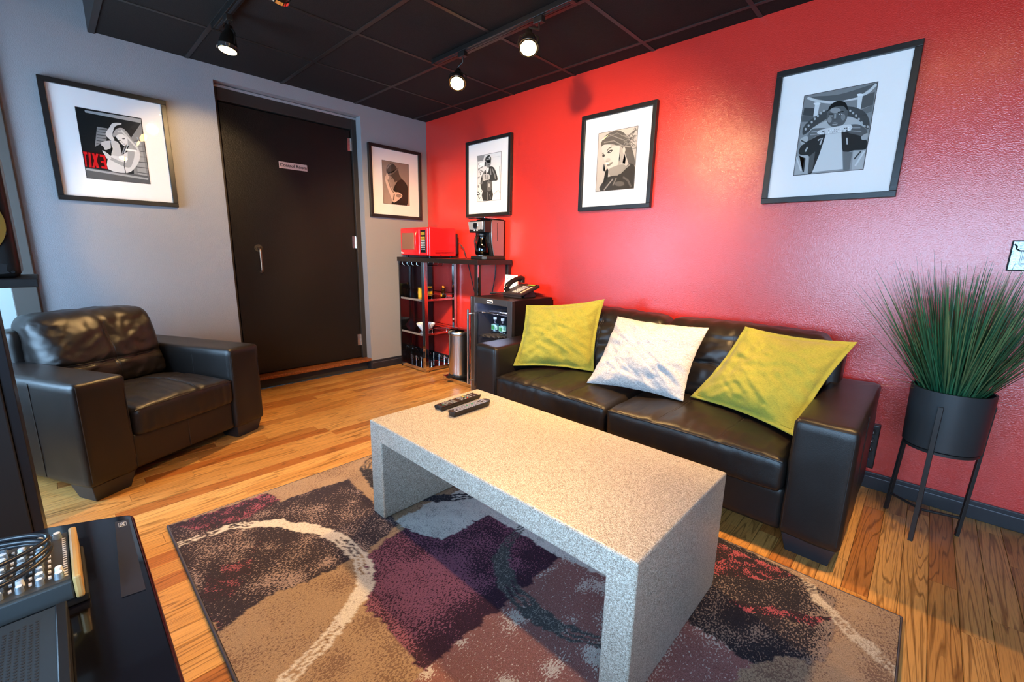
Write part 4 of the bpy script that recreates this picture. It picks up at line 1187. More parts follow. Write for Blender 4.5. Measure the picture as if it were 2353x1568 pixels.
for r in range(8):
    for c in range(3):
        x_ = mx0 + 0.344 + c * 0.0225; z_ = mz1 - 0.096 - r * 0.0155
        (bl_ if r < 2 else bt).box(x_, x_ + 0.016, my0 - 0.0248, my0 - 0.0232, z_, z_ + 0.008)
bt.build('buttons', GREYP, cp_); bl_.build('preset_buttons', mat('yellow_button', hx('e8b23a'), 0.4), cp_)
for i in range(3):
    MB().box(mx1 - 0.0005, mx1 + 0.0012, my0 + 0.06, my1 - 0.02, mz0 + 0.022 + i * 0.013, mz0 + 0.027 + i * 0.013).build('vent_slot', MWD, body)
for yy, zz in ((my0 + 0.03, mz1 - 0.025), (my0 + 0.12, mz0 + 0.01)):
    MB().cyl((mx1 - 0.001, yy, zz), (mx1 + 0.002, yy, zz), 0.004, n=10).build('screw', STEEL, body)
for xx in (mx0 + 0.04, mx1 - 0.04):
    for yy in (my0 + 0.03, my1 - 0.03):
        MB().cyl((xx, yy, 1.1105), (xx, yy, mz0 + 0.002), 0.014, n=14).build('foot', BLACKP, mw)

# ------------------------------------------------------------------ coffee maker
cm = thing('coffee_maker', 'steel and black drip coffee maker on the bar table end', 'coffee maker', (1.08, -0.14, 1.11))
c0, c1, d0, d1 = 0.968, 1.172, -0.275, -0.025
MB().prism([(c0, d1), (c0, d0 + 0.03), (c0 + 0.03, d0), (c1 - 0.03, d0), (c1, d0 + 0.03), (c1, d1)], 1.1105, 1.138, 'z').build('base', BLACKP, cm, bevel=0.004)
MB().cyl((1.07, d0 + 0.075, 1.138), (1.07, d0 + 0.075, 1.143), 0.066, n=28).build('warming_plate', DSTEEL, cm, smooth=40)
# rear water tank with curved side panels
side = [(d1, 1.138), (d1, 1.45), (d0 + 0.085, 1.448), (d0 + 0.072, 1.435), (d0 + 0.07, 1.34), (d0 + 0.078, 1.25), (d0 + 0.105, 1.138)]
MB().prism(side, c0 + 0.012, c1 - 0.012, 'x').build('water_tank', BLACKP, cm, bevel=0.004)
for xx in (c0, c1 - 0.0115):
    sp_ = MB().prism([(y_ + (0.012 if y_ < -0.05 else -0.02), z_ + (0.004 if z_ < 1.2 else -0.008)) for y_, z_ in side], xx, xx + 0.0115, 'x').build('side_panel', mat('dark_satin_steel', (0.34, 0.32, 0.32), 0.38, 0.9), cm, bevel=0.003)
    if xx > c0:
        MB().box(c1 - 0.0005, c1 + 0.001, -0.125, -0.118, 1.27, 1.42).build('level_window', BLACKG, sp_)
MB().box(c0 + 0.004, c1 - 0.004, d0 + 0.004, d0 + 0.10, 1.335, 1.432).build('brew_head', BLACKP, cm, bevel=0.006)
fp = MB().hexa([(c0 + 0.004, d0 + 0.008, 1.338), (c1 - 0.02, d0 + 0.008, 1.338), (c1 - 0.02, d0 + 0.02, 1.338), (c0 + 0.004, d0 + 0.02, 1.338),
                (c0 + 0.004, d0 - 0.008, 1.424), (c1 - 0.02, d0 - 0.008, 1.424), (c1 - 0.02, d0 + 0.02, 1.424), (c0 + 0.004, d0 + 0.02, 1.424)]).build('front_panel', SATIN, cm, bevel=0.003)
MB().cyl((1.063, d0 - 0.006, 1.392), (1.063, d0 - 0.0005, 1.392), 0.03, n=28).build('dial_ring', CHROME, fp, smooth=40)
MB().cyl((1.063, d0 - 0.0075, 1.392), (1.063, d0 - 0.0035, 1.392), 0.021, n=24).build('clock_display', BLACKG, fp, smooth=40)
for i, x_ in enumerate((1.0, 1.045, 1.08, 1.125)):
    MB().cyl((x_, d0 - 0.002, 1.353), (x_, d0 + 0.008, 1.353), 0.009 if i in (0, 3) else 0.006, n=14).build('knob', BLACKP if i in (0, 3) else WHITEP, fp, smooth=40)
MB().box(c0 + 0.002, c1 - 0.002, d0 + 0.0, d1, 1.4505, 1.458).build('lid', CHROME, cm, bevel=0.003)
car = MB().lathe([(0.0, 0), (0.052, 0), (0.064, 0.012), (0.068, 0.05), (0.06, 0.10), (0.044, 0.14), (0.042, 0.165), (0.046, 0.17)], (1.07, d0 + 0.075, 1.1435), 28).build('carafe', SMOKE, cm, smooth=60)
MB().lathe([(0.0, 0), (0.048, 0), (0.048, 0.014), (0.03, 0.02), (0.0, 0.02)], (1.07, d0 + 0.075, 1.312), 24).build('carafe_lid', BLACKP, car, smooth=40)
MB().tube([(1.07, d0 + 0.03, 1.31), (1.068, d0 - 0.005, 1.30), (1.066, d0 - 0.012, 1.26), (1.068, d0 - 0.004, 1.20), (1.07, d0 + 0.012, 1.18)], 0.008, 10).build('carafe_handle', BLACKP, car, smooth=60)

# ------------------------------------------------------------------ goods on the tower shelves
jr = thing('jar', 'black jar with yellow lid and label on the upper tower shelf', 'jar', (0.315, -0.235, 0.7185))
MB().lathe([(0.0, 0), (0.036, 0), (0.039, 0.004), (0.039, 0.088), (0.034, 0.096)], (0.315, -0.235, 0.7185), 24).build('glass_body', mat('dark_jar', hx('14100c'), 0.15), jr, smooth=40)
MB().cyl((0.315, -0.235, 0.8145), (0.315, -0.235, 0.8285), 0.037, n=24).build('lid', mat('gold_lid', hx('c99b1e'), 0.3, 0.6), jr, smooth=40)
MB().lathe([(0.0395, 0.02), (0.0395, 0.062)], (0.315, -0.235, 0.7185), 24).build('label_band', mat('yellow_label', hx('d9a520'), 0.6), jr, smooth=40)
bk = thing('cup', 'small orange cup beside the yellow jar behind the chrome tower post', 'cup', (0.235, -0.25, 0.7185))
MB().lathe([(0.0, 0.0), (0.03, 0.0), (0.042, 0.07), (0.039, 0.07), (0.028, 0.006), (0.0, 0.006)], (0.235, -0.25, 0.7185), 24).build('cup_body', mat('orange_glaze', hx('b8541c'), 0.3), bk, smooth=40)
MB().tube([(0.20, -0.262, 0.775), (0.183, -0.268, 0.765), (0.183, -0.268, 0.745), (0.203, -0.26, 0.735)], 0.005, 8).build('cup_handle', MATS['orange_glaze'], bk, smooth=60)
tn = thing('spice_tin', 'yellow labelled tin in front of the orange cup on the tower shelf', 'tin', (0.262, -0.30, 0.7185))
MB().cyl((0.262, -0.30, 0.7185), (0.262, -0.30, 0.80), 0.019, n=20).build('tin_body', MATS['yellow_label'], tn, smooth=40)
MB().cyl((0.262, -0.30, 0.801), (0.262, -0.30, 0.813), 0.0195, n=20).build('tin_cap', MATS['gold_lid'], tn, smooth=40)
hb = thing('honey_bottle', 'dark bear shaped honey bottle with orange cap on the tower shelf', 'bottle', (0.405, -0.12, 0.7185))
MB().lathe([(0, 0), (0.02, 0.0), (0.024, 0.01), (0.025, 0.03), (0.021, 0.048), (0.015, 0.056), (0.018, 0.065), (0.02, 0.076), (0.017, 0.088), (0.010, 0.095), (0.0, 0.096)], (0.405, -0.12, 0.7185), 20).build('bear_body', mat('dark_honey', hx('2a1403'), 0.12), hb, smooth=50)
MB().cyl((0.405, -0.12, 0.8135), (0.405, -0.12, 0.833), 0.013, n=14).build('cap', mat('orange_cap', hx('e08a1a'), 0.4), hb, smooth=40)
for sx in (-1, 1):
    MB().lathe([(0, -0.007), (0.006, -0.003), (0.006, 0.003), (0, 0.007)], (0.405 + sx * 0.013, -0.124, 0.808), 10).build('ear', MATS['dark_honey'], hb, smooth=60)
MB().box(0.394, 0.416, -0.1462, -0.1435, 0.728, 0.758).build('label_patch', MATS['yellow_label'], hb)
# fluted coffee filters
cf = thing('coffee_filters', 'stack of fluted white paper coffee filters on the tower shelf', 'coffee filters', (0.315, -0.276, 0.3835))
for s in range(4):
    vs, fs = [], []
    nn = 96
    for j, (r, z) in enumerate([(0.0, 0.0), (0.042, 0.0), (0.062, 0.028), (0.085, 0.064)]):
        for i in range(nn):
            t_ = 2 * PI * i / nn
            k = 1 + (0.055 * math.cos(t_ * 24) if j >= 2 else 0.0) * (1 if j == 3 else 0.7)
            vs.append((0.315 + (r + s * 0.0012) * k * math.cos(t_), -0.276 + (r + s * 0.0012) * k * math.sin(t_), 0.3835 + z + s * 0.004))
    for j in range(3):
        for i in range(nn):
            fs.append((j * nn + i, j * nn + (i + 1) % nn, (j + 1) * nn + (i + 1) % nn, (j + 1) * nn + i))
    MB().add(vs, fs).build('paper_filter', PAPER, cf, smooth=40)

# ------------------------------------------------------------------ pedal bin
bn = thing('trash_bin', 'round stainless steel pedal bin between shelf tower and fridge', 'trash bin', (0.89, -0.315, 0.037))
bc = (0.885, -0.312, 0.0375)
MB().lathe([(0, 0), (0.1, 0), (0.103, 0.004), (0.103, 0.03), (0.1, 0.034), (0.0, 0.034)], bc, 36).build('base_ring', BLACKP, bn, smooth=40)
MB().lathe([(0.0995, 0.034), (0.0995, 0.40)], bc, 48).build('body', STEEL, bn, smooth=60)
MB().lathe([(0.102, 0.395), (0.104, 0.40), (0.104, 0.425), (0.1, 0.43), (0.09, 0.43)], bc, 48).build('collar', STEEL, bn, smooth=40)
MB().lathe([(0.1, 0.4305), (0.097, 0.437), (0.07, 0.45), (0.03, 0.457), (0.0, 0.458)], bc, 40).build('lid', mat('polished_lid', (0.5, 0.49, 0.48), 0.12, 1.0), bn, smooth=60)
pd = MB()
pd.prism([(-0.028, 0.0), (-0.032, -0.04), (-0.02, -0.06), (0.02, -0.06), (0.032, -0.04), (0.028, 0.0)], 0.0, 0.008, 'z')
pd.xf(Matrix.Translation((bc[0] + 0.02, bc[1] - 0.10, 0.06)) @ Matrix.Rotation(0.0, 4, 'Z') @ Matrix.Rotation(0.12, 4, 'X'))
pd.build('pedal', BLACKP, bn, bevel=0.003)

# ------------------------------------------------------------------ beverage fridge
fx0, fx1, fy0, fy1, fz = 1.262, 1.722, -0.47, -0.03, 0.822
fg = thing('mini_fridge', 'black beverage fridge with glass door between bar table and sofa', 'fridge', ((fx0 + fx1) / 2, -0.25, 0))
FRB = mat('fridge_black', hx('0d0b0b'), 0.42, spec=0.4)
FRI = mat('fridge_liner', hx('2a2c38'), 0.45)
sh = MB()
tk = 0.03
sh.box(fx0, fx1, fy1 - tk, fy1, 0.02, fz).box(fx0, fx0 + tk, fy0, fy1 - tk, 0.02, fz).box(fx1 - tk, fx1, fy0, fy1 - tk, 0.02, fz)
sh.box(fx0 + tk, fx1 - tk, fy0, fy1 - tk, fz - tk, fz).box(fx0 + tk, fx1 - tk, fy0, fy1 - tk, 0.02, 0.09)
sh.build('cabinet', FRB, fg)
ln = MB(); e = 0.002
ln.box(fx0 + tk, fx0 + tk + e, fy0, fy1 - tk, 0.09, fz - tk).box(fx1 - tk - e, fx1 - tk, fy0, fy1 - tk, 0.09, fz - tk).box(fx0 + tk, fx1 - tk, fy1 - tk - e, fy1 - tk, 0.09, fz - tk)
ln.build('liner', FRI, fg)
dz0, dz1 = 0.03, fz
dfm = MB()
fwid = 0.046
dfm.box(fx0, fx0 + fwid, fy0 - 0.035, fy0 - 0.002, dz0, dz1).box(fx1 - fwid - 0.004, fx1, fy0 - 0.035, fy0 - 0.002, dz0, dz1)
dfm.box(fx0 + fwid, fx1 - fwid - 0.004, fy0 - 0.035, fy0 - 0.002, dz1 - fwid, dz1).box(fx0 + fwid, fx1 - fwid - 0.004, fy0 - 0.035, fy0 - 0.002, dz0, dz0 + fwid)
dd = dfm.build('door_frame', DSTEEL, fg, bevel=0.002)
MB().box(fx0 - 0.0015, fx0 + 0.006, fy0 - 0.0375, fy0 - 0.002, dz0, dz1).build('door_edge', CHROME, dd, bevel=0.001)
MB().box(fx0 + fwid, fx1 - fwid - 0.004, fy0 - 0.024, fy0 - 0.020, dz0 + fwid, dz1 - fwid).build('door_glass', GLASS, dd)
bgm = MB().prism(crspline([(1.452, 0.793), (1.458, 0.786), (1.512, 0.786), (1.518, 0.793), (1.518, 0.803), (1.512, 0.81), (1.458, 0.81), (1.452, 0.803)], 2), fy0 - 0.0375, fy0 - 0.035, 'y').build('badge', WHITEP, dd)
MB().box(1.459, 1.511, fy0 - 0.0385, fy0 - 0.0374, 0.792, 0.804).build('badge_center', BLACKG, dd)
hdl = MB().cyl((1.285, fy0 - 0.085, 0.10), (1.285, fy0 - 0.085, 0.72), 0.009, n=16)
for zz in (0.13, 0.685): hdl.cyl((1.285, fy0 - 0.085, zz), (1.285, fy0 - 0.034, zz), 0.006, n=12)
hdl.build('handle', STEEL, fg, smooth=50)
LED = mat('blue_white_led', (0.7, 0.75, 1.0), 0.4, emit=(0.62, 0.68, 1.0), estr=40.0)
MB().box(fx0 + 0.06, fx1 - 0.06, fy0 + 0.02, fy0 + 0.04, fz - tk - 0.012, fz - tk - 0.004).build('led_strip', LED, fg)
for zz in (0.695, 0.50, 0.30):
    s_ = MB()
    for i in range(15):
        yy = fy0 + 0.02 + (fy1 - fy0 - 0.07) * i / 14
        s_.tube([(fx0 + tk + 0.004, yy, zz), (fx1 - tk - 0.004, yy, zz)], 0.0022, 5)
    for xx in (fx0 + tk + 0.02, (fx0 + fx1) / 2, fx1 - tk - 0.02):
        s_.tube([(xx, fy0 + 0.015, zz - 0.003), (xx, fy1 - tk - 0.006, zz - 0.003)], 0.0028, 5)
    s_.build('wire_shelf', CHROME, fg, smooth=60)
for i in range(4):
    MB().cyl((fx0 + 0.05 + (i % 2) * 0.36, fy0 + 0.05 + (i // 2) * 0.34, 0), (fx0 + 0.05 + (i % 2) * 0.36, fy0 + 0.05 + (i // 2) * 0.34, 0.021), 0.018, n=14).build('foot', BLACKP, fg)
# water bottles inside
LBL = mat('teal_bottle_label', hx('3f8f92'), 0.5, var=(45, hx('9fd0d8'), 2)); LBG = mat('green_bottle_patch', hx('2f7a4a'), 0.5)
for i, (bx_, by_, lab) in enumerate(((1.336, -0.30, 'water bottle nearest the fridge door handle'), (1.440, -0.315, 'middle water bottle of three in the fridge'), (1.530, -0.29, 'water bottle partly hidden behind the right door frame of the fridge'))):
    wbt = thing('water_bottle', lab, 'bottle', (bx_, by_, 0.503), 0, 'water bottles in the fridge')
    o_ = (bx_, by_, 0.5028)
    MB().lathe([(0, 0.0), (0.026, 0.0), (0.031, 0.006), (0.031, 0.03), (0.029, 0.034), (0.031, 0.04), (0.031, 0.085), (0.026, 0.098), (0.013, 0.115), (0.012, 0.122)], o_, 24).build('bottle_body', BOTTLEG, wbt, smooth=50)
    MB().cyl((bx_, by_, 0.6245), (bx_, by_, 0.6415), 0.0145, n=20).build('cap', WHITEP, wbt, smooth=40)
    MB().lathe([(0.0316, 0.036), (0.0316, 0.078)], o_, 24).build('label_wrap', LBL, wbt, smooth=60)
    MB().box(bx_ - 0.006, bx_ + 0.018, by_ - 0.0345, by_ - 0.029, 0.5028 + 0.042, 0.5028 + 0.072).build('label_patch', LBG, wbt)

# ------------------------------------------------------------------ desk phone on the fridge
PHM = mat('phone_charcoal', hx('2a2122'), 0.42)
ph = thing('desk_phone', 'black corded desk phone on top of the fridge', 'phone', (1.53, -0.20, fz), math.radians(-6))
B = dict(world=False)
def tilt(x, y, z): return (x, y, z)
# local: x right, y back; wedge body
MB().hexa([(-0.115, -0.10, 0.012), (0.115, -0.10, 0.012), (0.115, 0.10, 0.075), (-0.115, 0.10, 0.075), (-0.115, -0.105, 0.03), (0.115, -0.105, 0.03), (0.115, 0.10, 0.10), (-0.115, 0.10, 0.10)]).build('phone_body', PHM, ph, bevel=0.006, **B)
MB().hexa([(-0.08, -0.04, 0.0008), (0.09, -0.04, 0.0008), (0.09, 0.085, 0.0008), (-0.08, 0.085, 0.0008), (-0.07, -0.03, 0.03), (0.08, -0.03, 0.03), (0.08, 0.06, 0.062), (-0.07, 0.06, 0.062)]).build('wedge_stand', PHM, ph, bevel=0.004, **B)
MB().box(-0.11, 0.11, -0.098, -0.085, 0.0008, 0.014).build('front_foot', PHM, ph, bevel=0.002, **B)
sl = 0.07 / 0.205
ang = math.atan(sl)
def onface(x, y, h=0.0): return (x, y, 0.03 + (y + 0.105) * sl + h)
def faceplate(x0, x1, y0, y1, h, name, m, parent):
    b = MB().box(x0, x1, y0, y1, 0, h)
    b.v = [(x, y, onface(0, y)[2] + z) for x, y, z in b.v]
    return b.build(name, m, parent, bevel=0.001, **B)
faceplate(0.0, 0.095, 0.055, 0.09, 0.004, 'screen_bezel', BLACKG, ph)
faceplate(0.008, 0.088, 0.062, 0.08, 0.0046, 'green_screen', mat('green_lcd', hx('6fa52e'), 0.3, emit=(0.3, 0.6, 0.08), estr=0.35), ph)
kp = MB()
for r in range(4):
    for c in range(3):
        b = MB().box(-0.022 + c * 0.026, -0.006 + c * 0.026, -0.075 + r * 0.024, -0.062 + r * 0.024, 0, 0.005)
        kp.add([(x, y, onface(0, y)[2] + z) for x, y, z in b.v], b.f)
kp.build('keypad', GREYP, ph, **B)
fk = MB()
for r in range(2):
    for c in range(4):
        b = MB().box(-0.025 + c * 0.02, -0.012 + c * 0.02, 0.026 + r * 0.013, 0.034 + r * 0.013, 0, 0.004)
        fk.add([(x, y, onface(0, y)[2] + z) for x, y, z in b.v], b.f)
fk.build('function_keys', GREYP, ph, **B)
faceplate(0.072, 0.092, -0.075, 0.045, 0.003, 'name_strip', mat('beige_card', hx('e0b79a'), 0.6), ph)
hs = MB()
hpts = [(-0.085, -0.085, 0.072), (-0.085, -0.07, 0.09), (-0.085, -0.03, 0.118), (-0.085, 0.02, 0.135), (-0.085, 0.07, 0.145), (-0.085, 0.10, 0.138)]
hs.tube(hpts, [0.018, 0.022, 0.019, 0.019, 0.022, 0.019], 14)
hs.cyl((-0.085, -0.082, 0.066), (-0.085, -0.072, 0.048), 0.024, 0.022, n=20).cyl((-0.085, 0.088, 0.135), (-0.085, 0.084, 0.108), 0.022, 0.024, n=20)
hs.build('handset', mat('handset_black', hx('1a1516'), 0.28), ph, smooth=50, **B)
cd = []
for i in range(420):
    t_ = i / 419
    bx_ = -0.09 - 0.17 * t_ + 0.03 * math.sin(t_ * 5); by_ = -0.10 + 0.02 * math.sin(t_ * 7)
    a_ = t_ * 2 * PI * 46
    cd.append((bx_ + 0.002 * math.sin(a_), by_ + 0.007 * math.cos(a_), 0.0105 + 0.007 * math.sin(a_) + 0.012 * math.sin(PI * t_) ** 2))
MB().tube(cd, 0.0019, 5).build('coiled_cord', BLACKP, ph, smooth=60, **B)

# ------------------------------------------------------------------ table card
ca = thing('table_card', 'white printed card standing on the fridge behind the phone', 'card', (1.32, -0.10, fz), 0)
MB().hexa([(1.25, -0.115, fz + 0.001), (1.393, -0.115, fz + 0.001), (1.393, -0.113, fz + 0.001), (1.25, -0.113, fz + 0.001), (1.25, -0.097, 0.985), (1.393, -0.097, 0.985), (1.393, -0.095, 0.985), (1.25, -0.095, 0.985)]).build('card_front', PAPER, ca)
MB().hexa([(1.25, -0.079, fz + 0.001), (1.393, -0.079, fz + 0.001), (1.393, -0.077, fz + 0.001), (1.25, -0.077, fz + 0.001), (1.25, -0.095, 0.985), (1.393, -0.095, 0.985), (1.393, -0.093, 0.985), (1.25, -0.093, 0.985)]).build('card_back', PAPER, ca)
def card_y(z): return -0.1155 + (z - fz) / (0.985 - fz) * 0.018
tilt_a = math.atan2(0.018, 0.985 - fz)
text_obj('QUAD', 0.034, Matrix.Translation((1.3215, card_y(0.963), 0.963)) @ Matrix.Rotation(PI / 2 - tilt_a, 4, 'X'), 'card_heading', GREYINK, ca, depth=0.0003, squash=1.15)
tx = MB()
rc = random.Random(4)
z_ = 0.945
for blk in (3, 3, 3, 4, 4):
    for i in range(blk):
        wd = rc.uniform(0.02, 0.058) if i else 0.014
        tx.box(1.3215 - wd, 1.3215 + wd, card_y(z_) - 0.0006, card_y(z_), z_ - 0.0011, z_ + 0.0011)
        z_ -= 0.0052
    z_ -= 0.005
tx.build('card_text', GREYINK, ca)

# ------------------------------------------------------------------ cords behind the bar
c1 = MB().tube([(0.60, -0.07, 1.25), (0.64, -0.05, 1.20), (0.655, -0.04, 1.125), (0.66, -0.012, 1.09), (0.66, -0.012, 1.05), (0.74, -0.02, 0.85), (0.83, -0.02, 0.62), (0.86, -0.02, 0.4), (0.86, -0.02, 0.12)], 0.0045, 8).build('power_cord', BLACKP, smooth=60)
tag(c1, 'black power cord dropping from the microwave behind the bar table', 'cord', 'cords behind the bar table')
c2 = MB().tube([(1.05, -0.022, 1.16), (1.04, -0.011, 1.125), (1.04, -0.011, 1.06), (1.035, -0.014, 0.95), (1.0, -0.02, 0.78), (0.97, -0.02, 0.6), (0.96, -0.02, 0.12)], 0.0045, 8).build('power_cord', BLACKP, smooth=60)
tag(c2, 'black power cord dropping from the coffee maker behind the fridge', 'cord', 'cords behind the bar table')

# ================================================================== REMOTES
def remote(label, cx, cy, rot, L_, wd, kind):
    r = thing('remote_control', label, 'remote', (cx, cy, TH + 0.0005), rot, 'remotes on the coffee table')
    hw_, hl = wd / 2, L_ / 2
    if kind == 0:
        out = [(-hw_, -hl + 0.01), (-hw_ + 0.008, -hl), (hw_ - 0.008, -hl), (hw_, -hl + 0.01), (hw_, hl - 0.006), (hw_ - 0.006, hl), (-hw_ + 0.006, hl), (-hw_, hl - 0.006)]
    else:
        out = [(-hw_ * 0.8, -hl + 0.012), (-hw_ * 0.5, -hl), (hw_ * 0.5, -hl), (hw_ * 0.8, -hl + 0.012), (hw_ * 0.86, -0.02), (hw_, hl * 0.5), (hw_ * 0.9, hl - 0.02), (hw_ * 0.5, hl), (-hw_ * 0.5, hl), (-hw_ * 0.9, hl - 0.02), (-hw_, hl * 0.5), (-hw_ * 0.86, -0.02)]
    out = crspline(out, 3)
    low = [(x * 0.8, y * 0.97) for x, y in out]
    n = len(out)
    h = 0.021 if kind == 0 else 0.024
    vs = [(x, y, 0) for x, y in low] + [(x, y, h - 0.006) for x, y in out] + [(x * 0.97, y * 0.99, h) for x, y in out]
    fs = [tuple(range(n - 1, -1, -1)), tuple(range(2 * n, 3 * n))]
    for k in range(2):
        fs += [(k * n + i, k * n + (i + 1) % n, (k + 1) * n + (i + 1) % n, (k + 1) * n + i) for i in range(n)]
    MB().add(vs, fs).build('remote_body', mat('remote_black', hx('1d1614'), 0.35), r, smooth=35, **B)
    b1, b2, b3, b4 = MB(), MB(), MB(), MB()
    rk = random.Random(int(cx * 1000))
    rows, cols = (17, 4) if kind == 0 else (19, 4)
    for i in range(rows):
        y = -hl + 0.018 + (L_ - 0.045) * i / (rows - 1)
        if kind == 0 and i in (7, 8, 15): continue
        for c in range(cols):
            x = -hw_ * 0.66 + wd * 0.66 * c / (cols - 1)
            sx, sy = wd * 0.07, L_ * 0.013
            bb = b1
            if kind == 0:
                if i == 0: bb = (b2 if c == 3 else b3 if c == 2 else None)
                if i == 12: bb = (b4, b4, b3, b2)[c]
                if rk.random() < 0.12: bb = None
            else:
                if rk.random() < 0.06: bb = None
                if i in (8, 11) and c == 1: bb = b3
            if bb: bb.box(x - sx, x + sx, y - sy, y + sy, h - 0.0005, h + 0.002)
    b1.build('buttons', mat('grey_keys', hx('8f8880'), 0.5) if kind == 0 else mat('pale_keys', hx('9a979e'), 0.5), r, **B)
    if b2.v: b2.build('red_buttons', mat('red_key', hx('c23a24'), 0.5), r, **B)
    if b3.v: b3.build('green_buttons', mat('green_key', hx('3f9a6a'), 0.5), r, **B)
    if b4.v: b4.build('coloured_buttons', mat('yellow_key', hx('c9b04a'), 0.5), r, **B)
remote('slim black remote lying on the far side of the coffee table end', 2.362, -1.545, math.radians(4), 0.238, 0.052, 0)
remote('waisted black remote with pale buttons, nearer of the two on the coffee table', 2.467, -1.56, math.radians(2), 0.235, 0.056, 1)

# ================================================================== PLANT
PX, PY = 4.06, -0.30
pl = thing('potted_grass', 'tall green ornamental grass in a black pot on a metal stand', 'plant', (PX, PY, 0))
POTM = mat('charcoal_pot', hx('2b2d2f'), 0.42, bump=(40, 0.15, 0.003, 3))
MB().lathe([(0.0, 0.405), (0.118, 0.405), (0.124, 0.41), (0.13, 0.655), (0.122, 0.655), (0.117, 0.60), (0.0, 0.60)], (PX, PY, 0), 48).build('pot', POTM, pl, smooth=40)
MB().lathe([(0.0, 0.612), (0.06, 0.618), (0.118, 0.606)], (PX, PY, 0), 32).build('soil', mat('dark_soil', hx('17120e'), 0.95, bump=(60, 0.8, 0.01, 3)), pl, smooth=60)
LEGM = mat('dark_iron', hx('3a3736'), 0.45, 0.6)
angs = [math.radians(a) for a in (138, 258, 18)]
bots = [(3.934, -0.192), (4.029, -0.436), (4.175, -0.245)]
for a, (qx, qy) in zip(angs, bots):
    tx_, ty_ = PX + 0.136 * math.cos(a), PY + 0.136 * math.sin(a)
    d_ = Vector((math.cos(a), math.sin(a), 0)); s_ = Vector((-d_.y, d_.x, 0))
    lo, hi = Vector((qx, qy, 0)), Vector((tx_, ty_, 0.60))
    pts = [lo - d_ * 0.006 - s_ * 0.008, lo + d_ * 0.006 - s_ * 0.008, lo + d_ * 0.006 + s_ * 0.008, lo - d_ * 0.006 + s_ * 0.008]
    pts += [hi - d_ * 0.006 - s_ * 0.008, hi + d_ * 0.006 - s_ * 0.008, hi + d_ * 0.006 + s_ * 0.008, hi - d_ * 0.006 + s_ * 0.008]
    MB().hexa(pts).build('stand_leg', LEGM, pl, bevel=0.001)
ctr = Vector((sum(b[0] for b in bots) / 3, sum(b[1] for b in bots) / 3, 0.09))
for qx, qy in bots:
    MB().cyl(ctr, Vector((qx, qy, 0.085)), 0.006, n=10).build('stretcher', LEGM, pl, smooth=60)
MB().cyl((PX, PY, 0.393), (PX, PY, 0.404), 0.12, n=40).build('support_ring', LEGM, pl, smooth=40)
rg_ = random.Random(21)
vs, fs, vc = [], [], []
def blade(base, dirv, length, bend, w, c0, c1, seg=7):
    side_ = Vector((-dirv.y, dirv.x, 0))
    if side_.length < 1e-3: side_ = Vector((1, 0, 0))
    side_.normalize()
    side_ = (side_ + Vector((rg_.uniform(-1, 1), rg_.uniform(-1, 1), 0)) * 0.8).normalized()
    k = len(vs)
    p = base.copy(); d = dirv.normalized()
    for i in range(seg + 1):
        t_ = i / seg
        ww = w * (1 - t_) ** 0.6 + 0.0003
        for s in (-1, 1):
            vs.append(tuple(p + side_ * ww * s)); vc.append(tuple(c0[j] * (1 - t_) + c1[j] * t_ for j in range(3)))
        d = (d + Vector((d.x, d.y, -0.35)) * bend / seg).normalized()
        p = p + d * length / seg
    for i in range(seg):
        fs.append((k + 2 * i, k + 2 * i + 1, k + 2 * i + 3, k + 2 * i + 2))
gre = [hx('15452e'), hx('1c5236'), hx('103a26'), hx('265c3e')]
tip = [hx('2f6a44'), hx('4a6a40'), hx('6f7446'), hx('1c5236')]
for i in range(900):
    a = rg_.uniform(0, 2 * PI); r = 0.085 * math.sqrt(rg_.random())
    base = Vector((PX + r * math.cos(a), PY + r * math.sin(a), 0.61))
    lean = (r / 0.085) * rg_.uniform(0.1, 0.72) + rg_.uniform(0, 0.10)
    a2 = a + rg_.uniform(-0.35, 0.35)
    dv = Vector((math.cos(a2) * lean, math.sin(a2) * lean, 1))
    tl_ = rg_.uniform(0.26, 0.56) * (1.0 if rg_.random() < 0.8 else 1.12)
    if PY + dv.y * tl_ > -0.03: dv.y *= 0.4
    blade(base, dv, tl_, rg_.uniform(0.0, 0.35), rg_.uniform(0.0016, 0.0032), rg_.choice(gre), rg_.choice(tip))
for (dx, dy, dz, L_, bn_) in ((-0.9, -0.35, 0.28, 0.24, 0.15), (-1, 0.0, 0.1, 0.25, 0.1), (-0.85, -0.4, 0.05, 0.26, 0.5), (0.8, -0.5, 0.15, 0.22, 0.9), (-0.9, 0.1, 0.5, 0.24, 0.5), (0.7, -0.7, 0.45, 0.28, 0.3), (-0.7, -0.5, 0.6, 0.3, 0.2)):
    blade(Vector((PX + dx * 0.09, PY + dy * 0.09, 0.645)), Vector((dx, dy, dz)), L_, bn_, 0.0016, hx('7a7a4a'), hx('a08a6a'))
vs = [(x, min(y, -0.008 - 0.004 * ((i * 37) % 11) / 11), z) for i, (x, y, z) in enumerate(vs)]
gme = bpy.data.meshes.new('grass_blades'); gme.from_pydata(vs, [], fs)
ga = gme.attributes.new('col', 'FLOAT_COLOR', 'POINT')
ga.data.foreach_set('color', [x for c in vc for x in (*c, 1.0)])
finish(gme, 'grass_blades', vcol('grass_leaf', 0.4, 0.5), pl, kind='stuff')

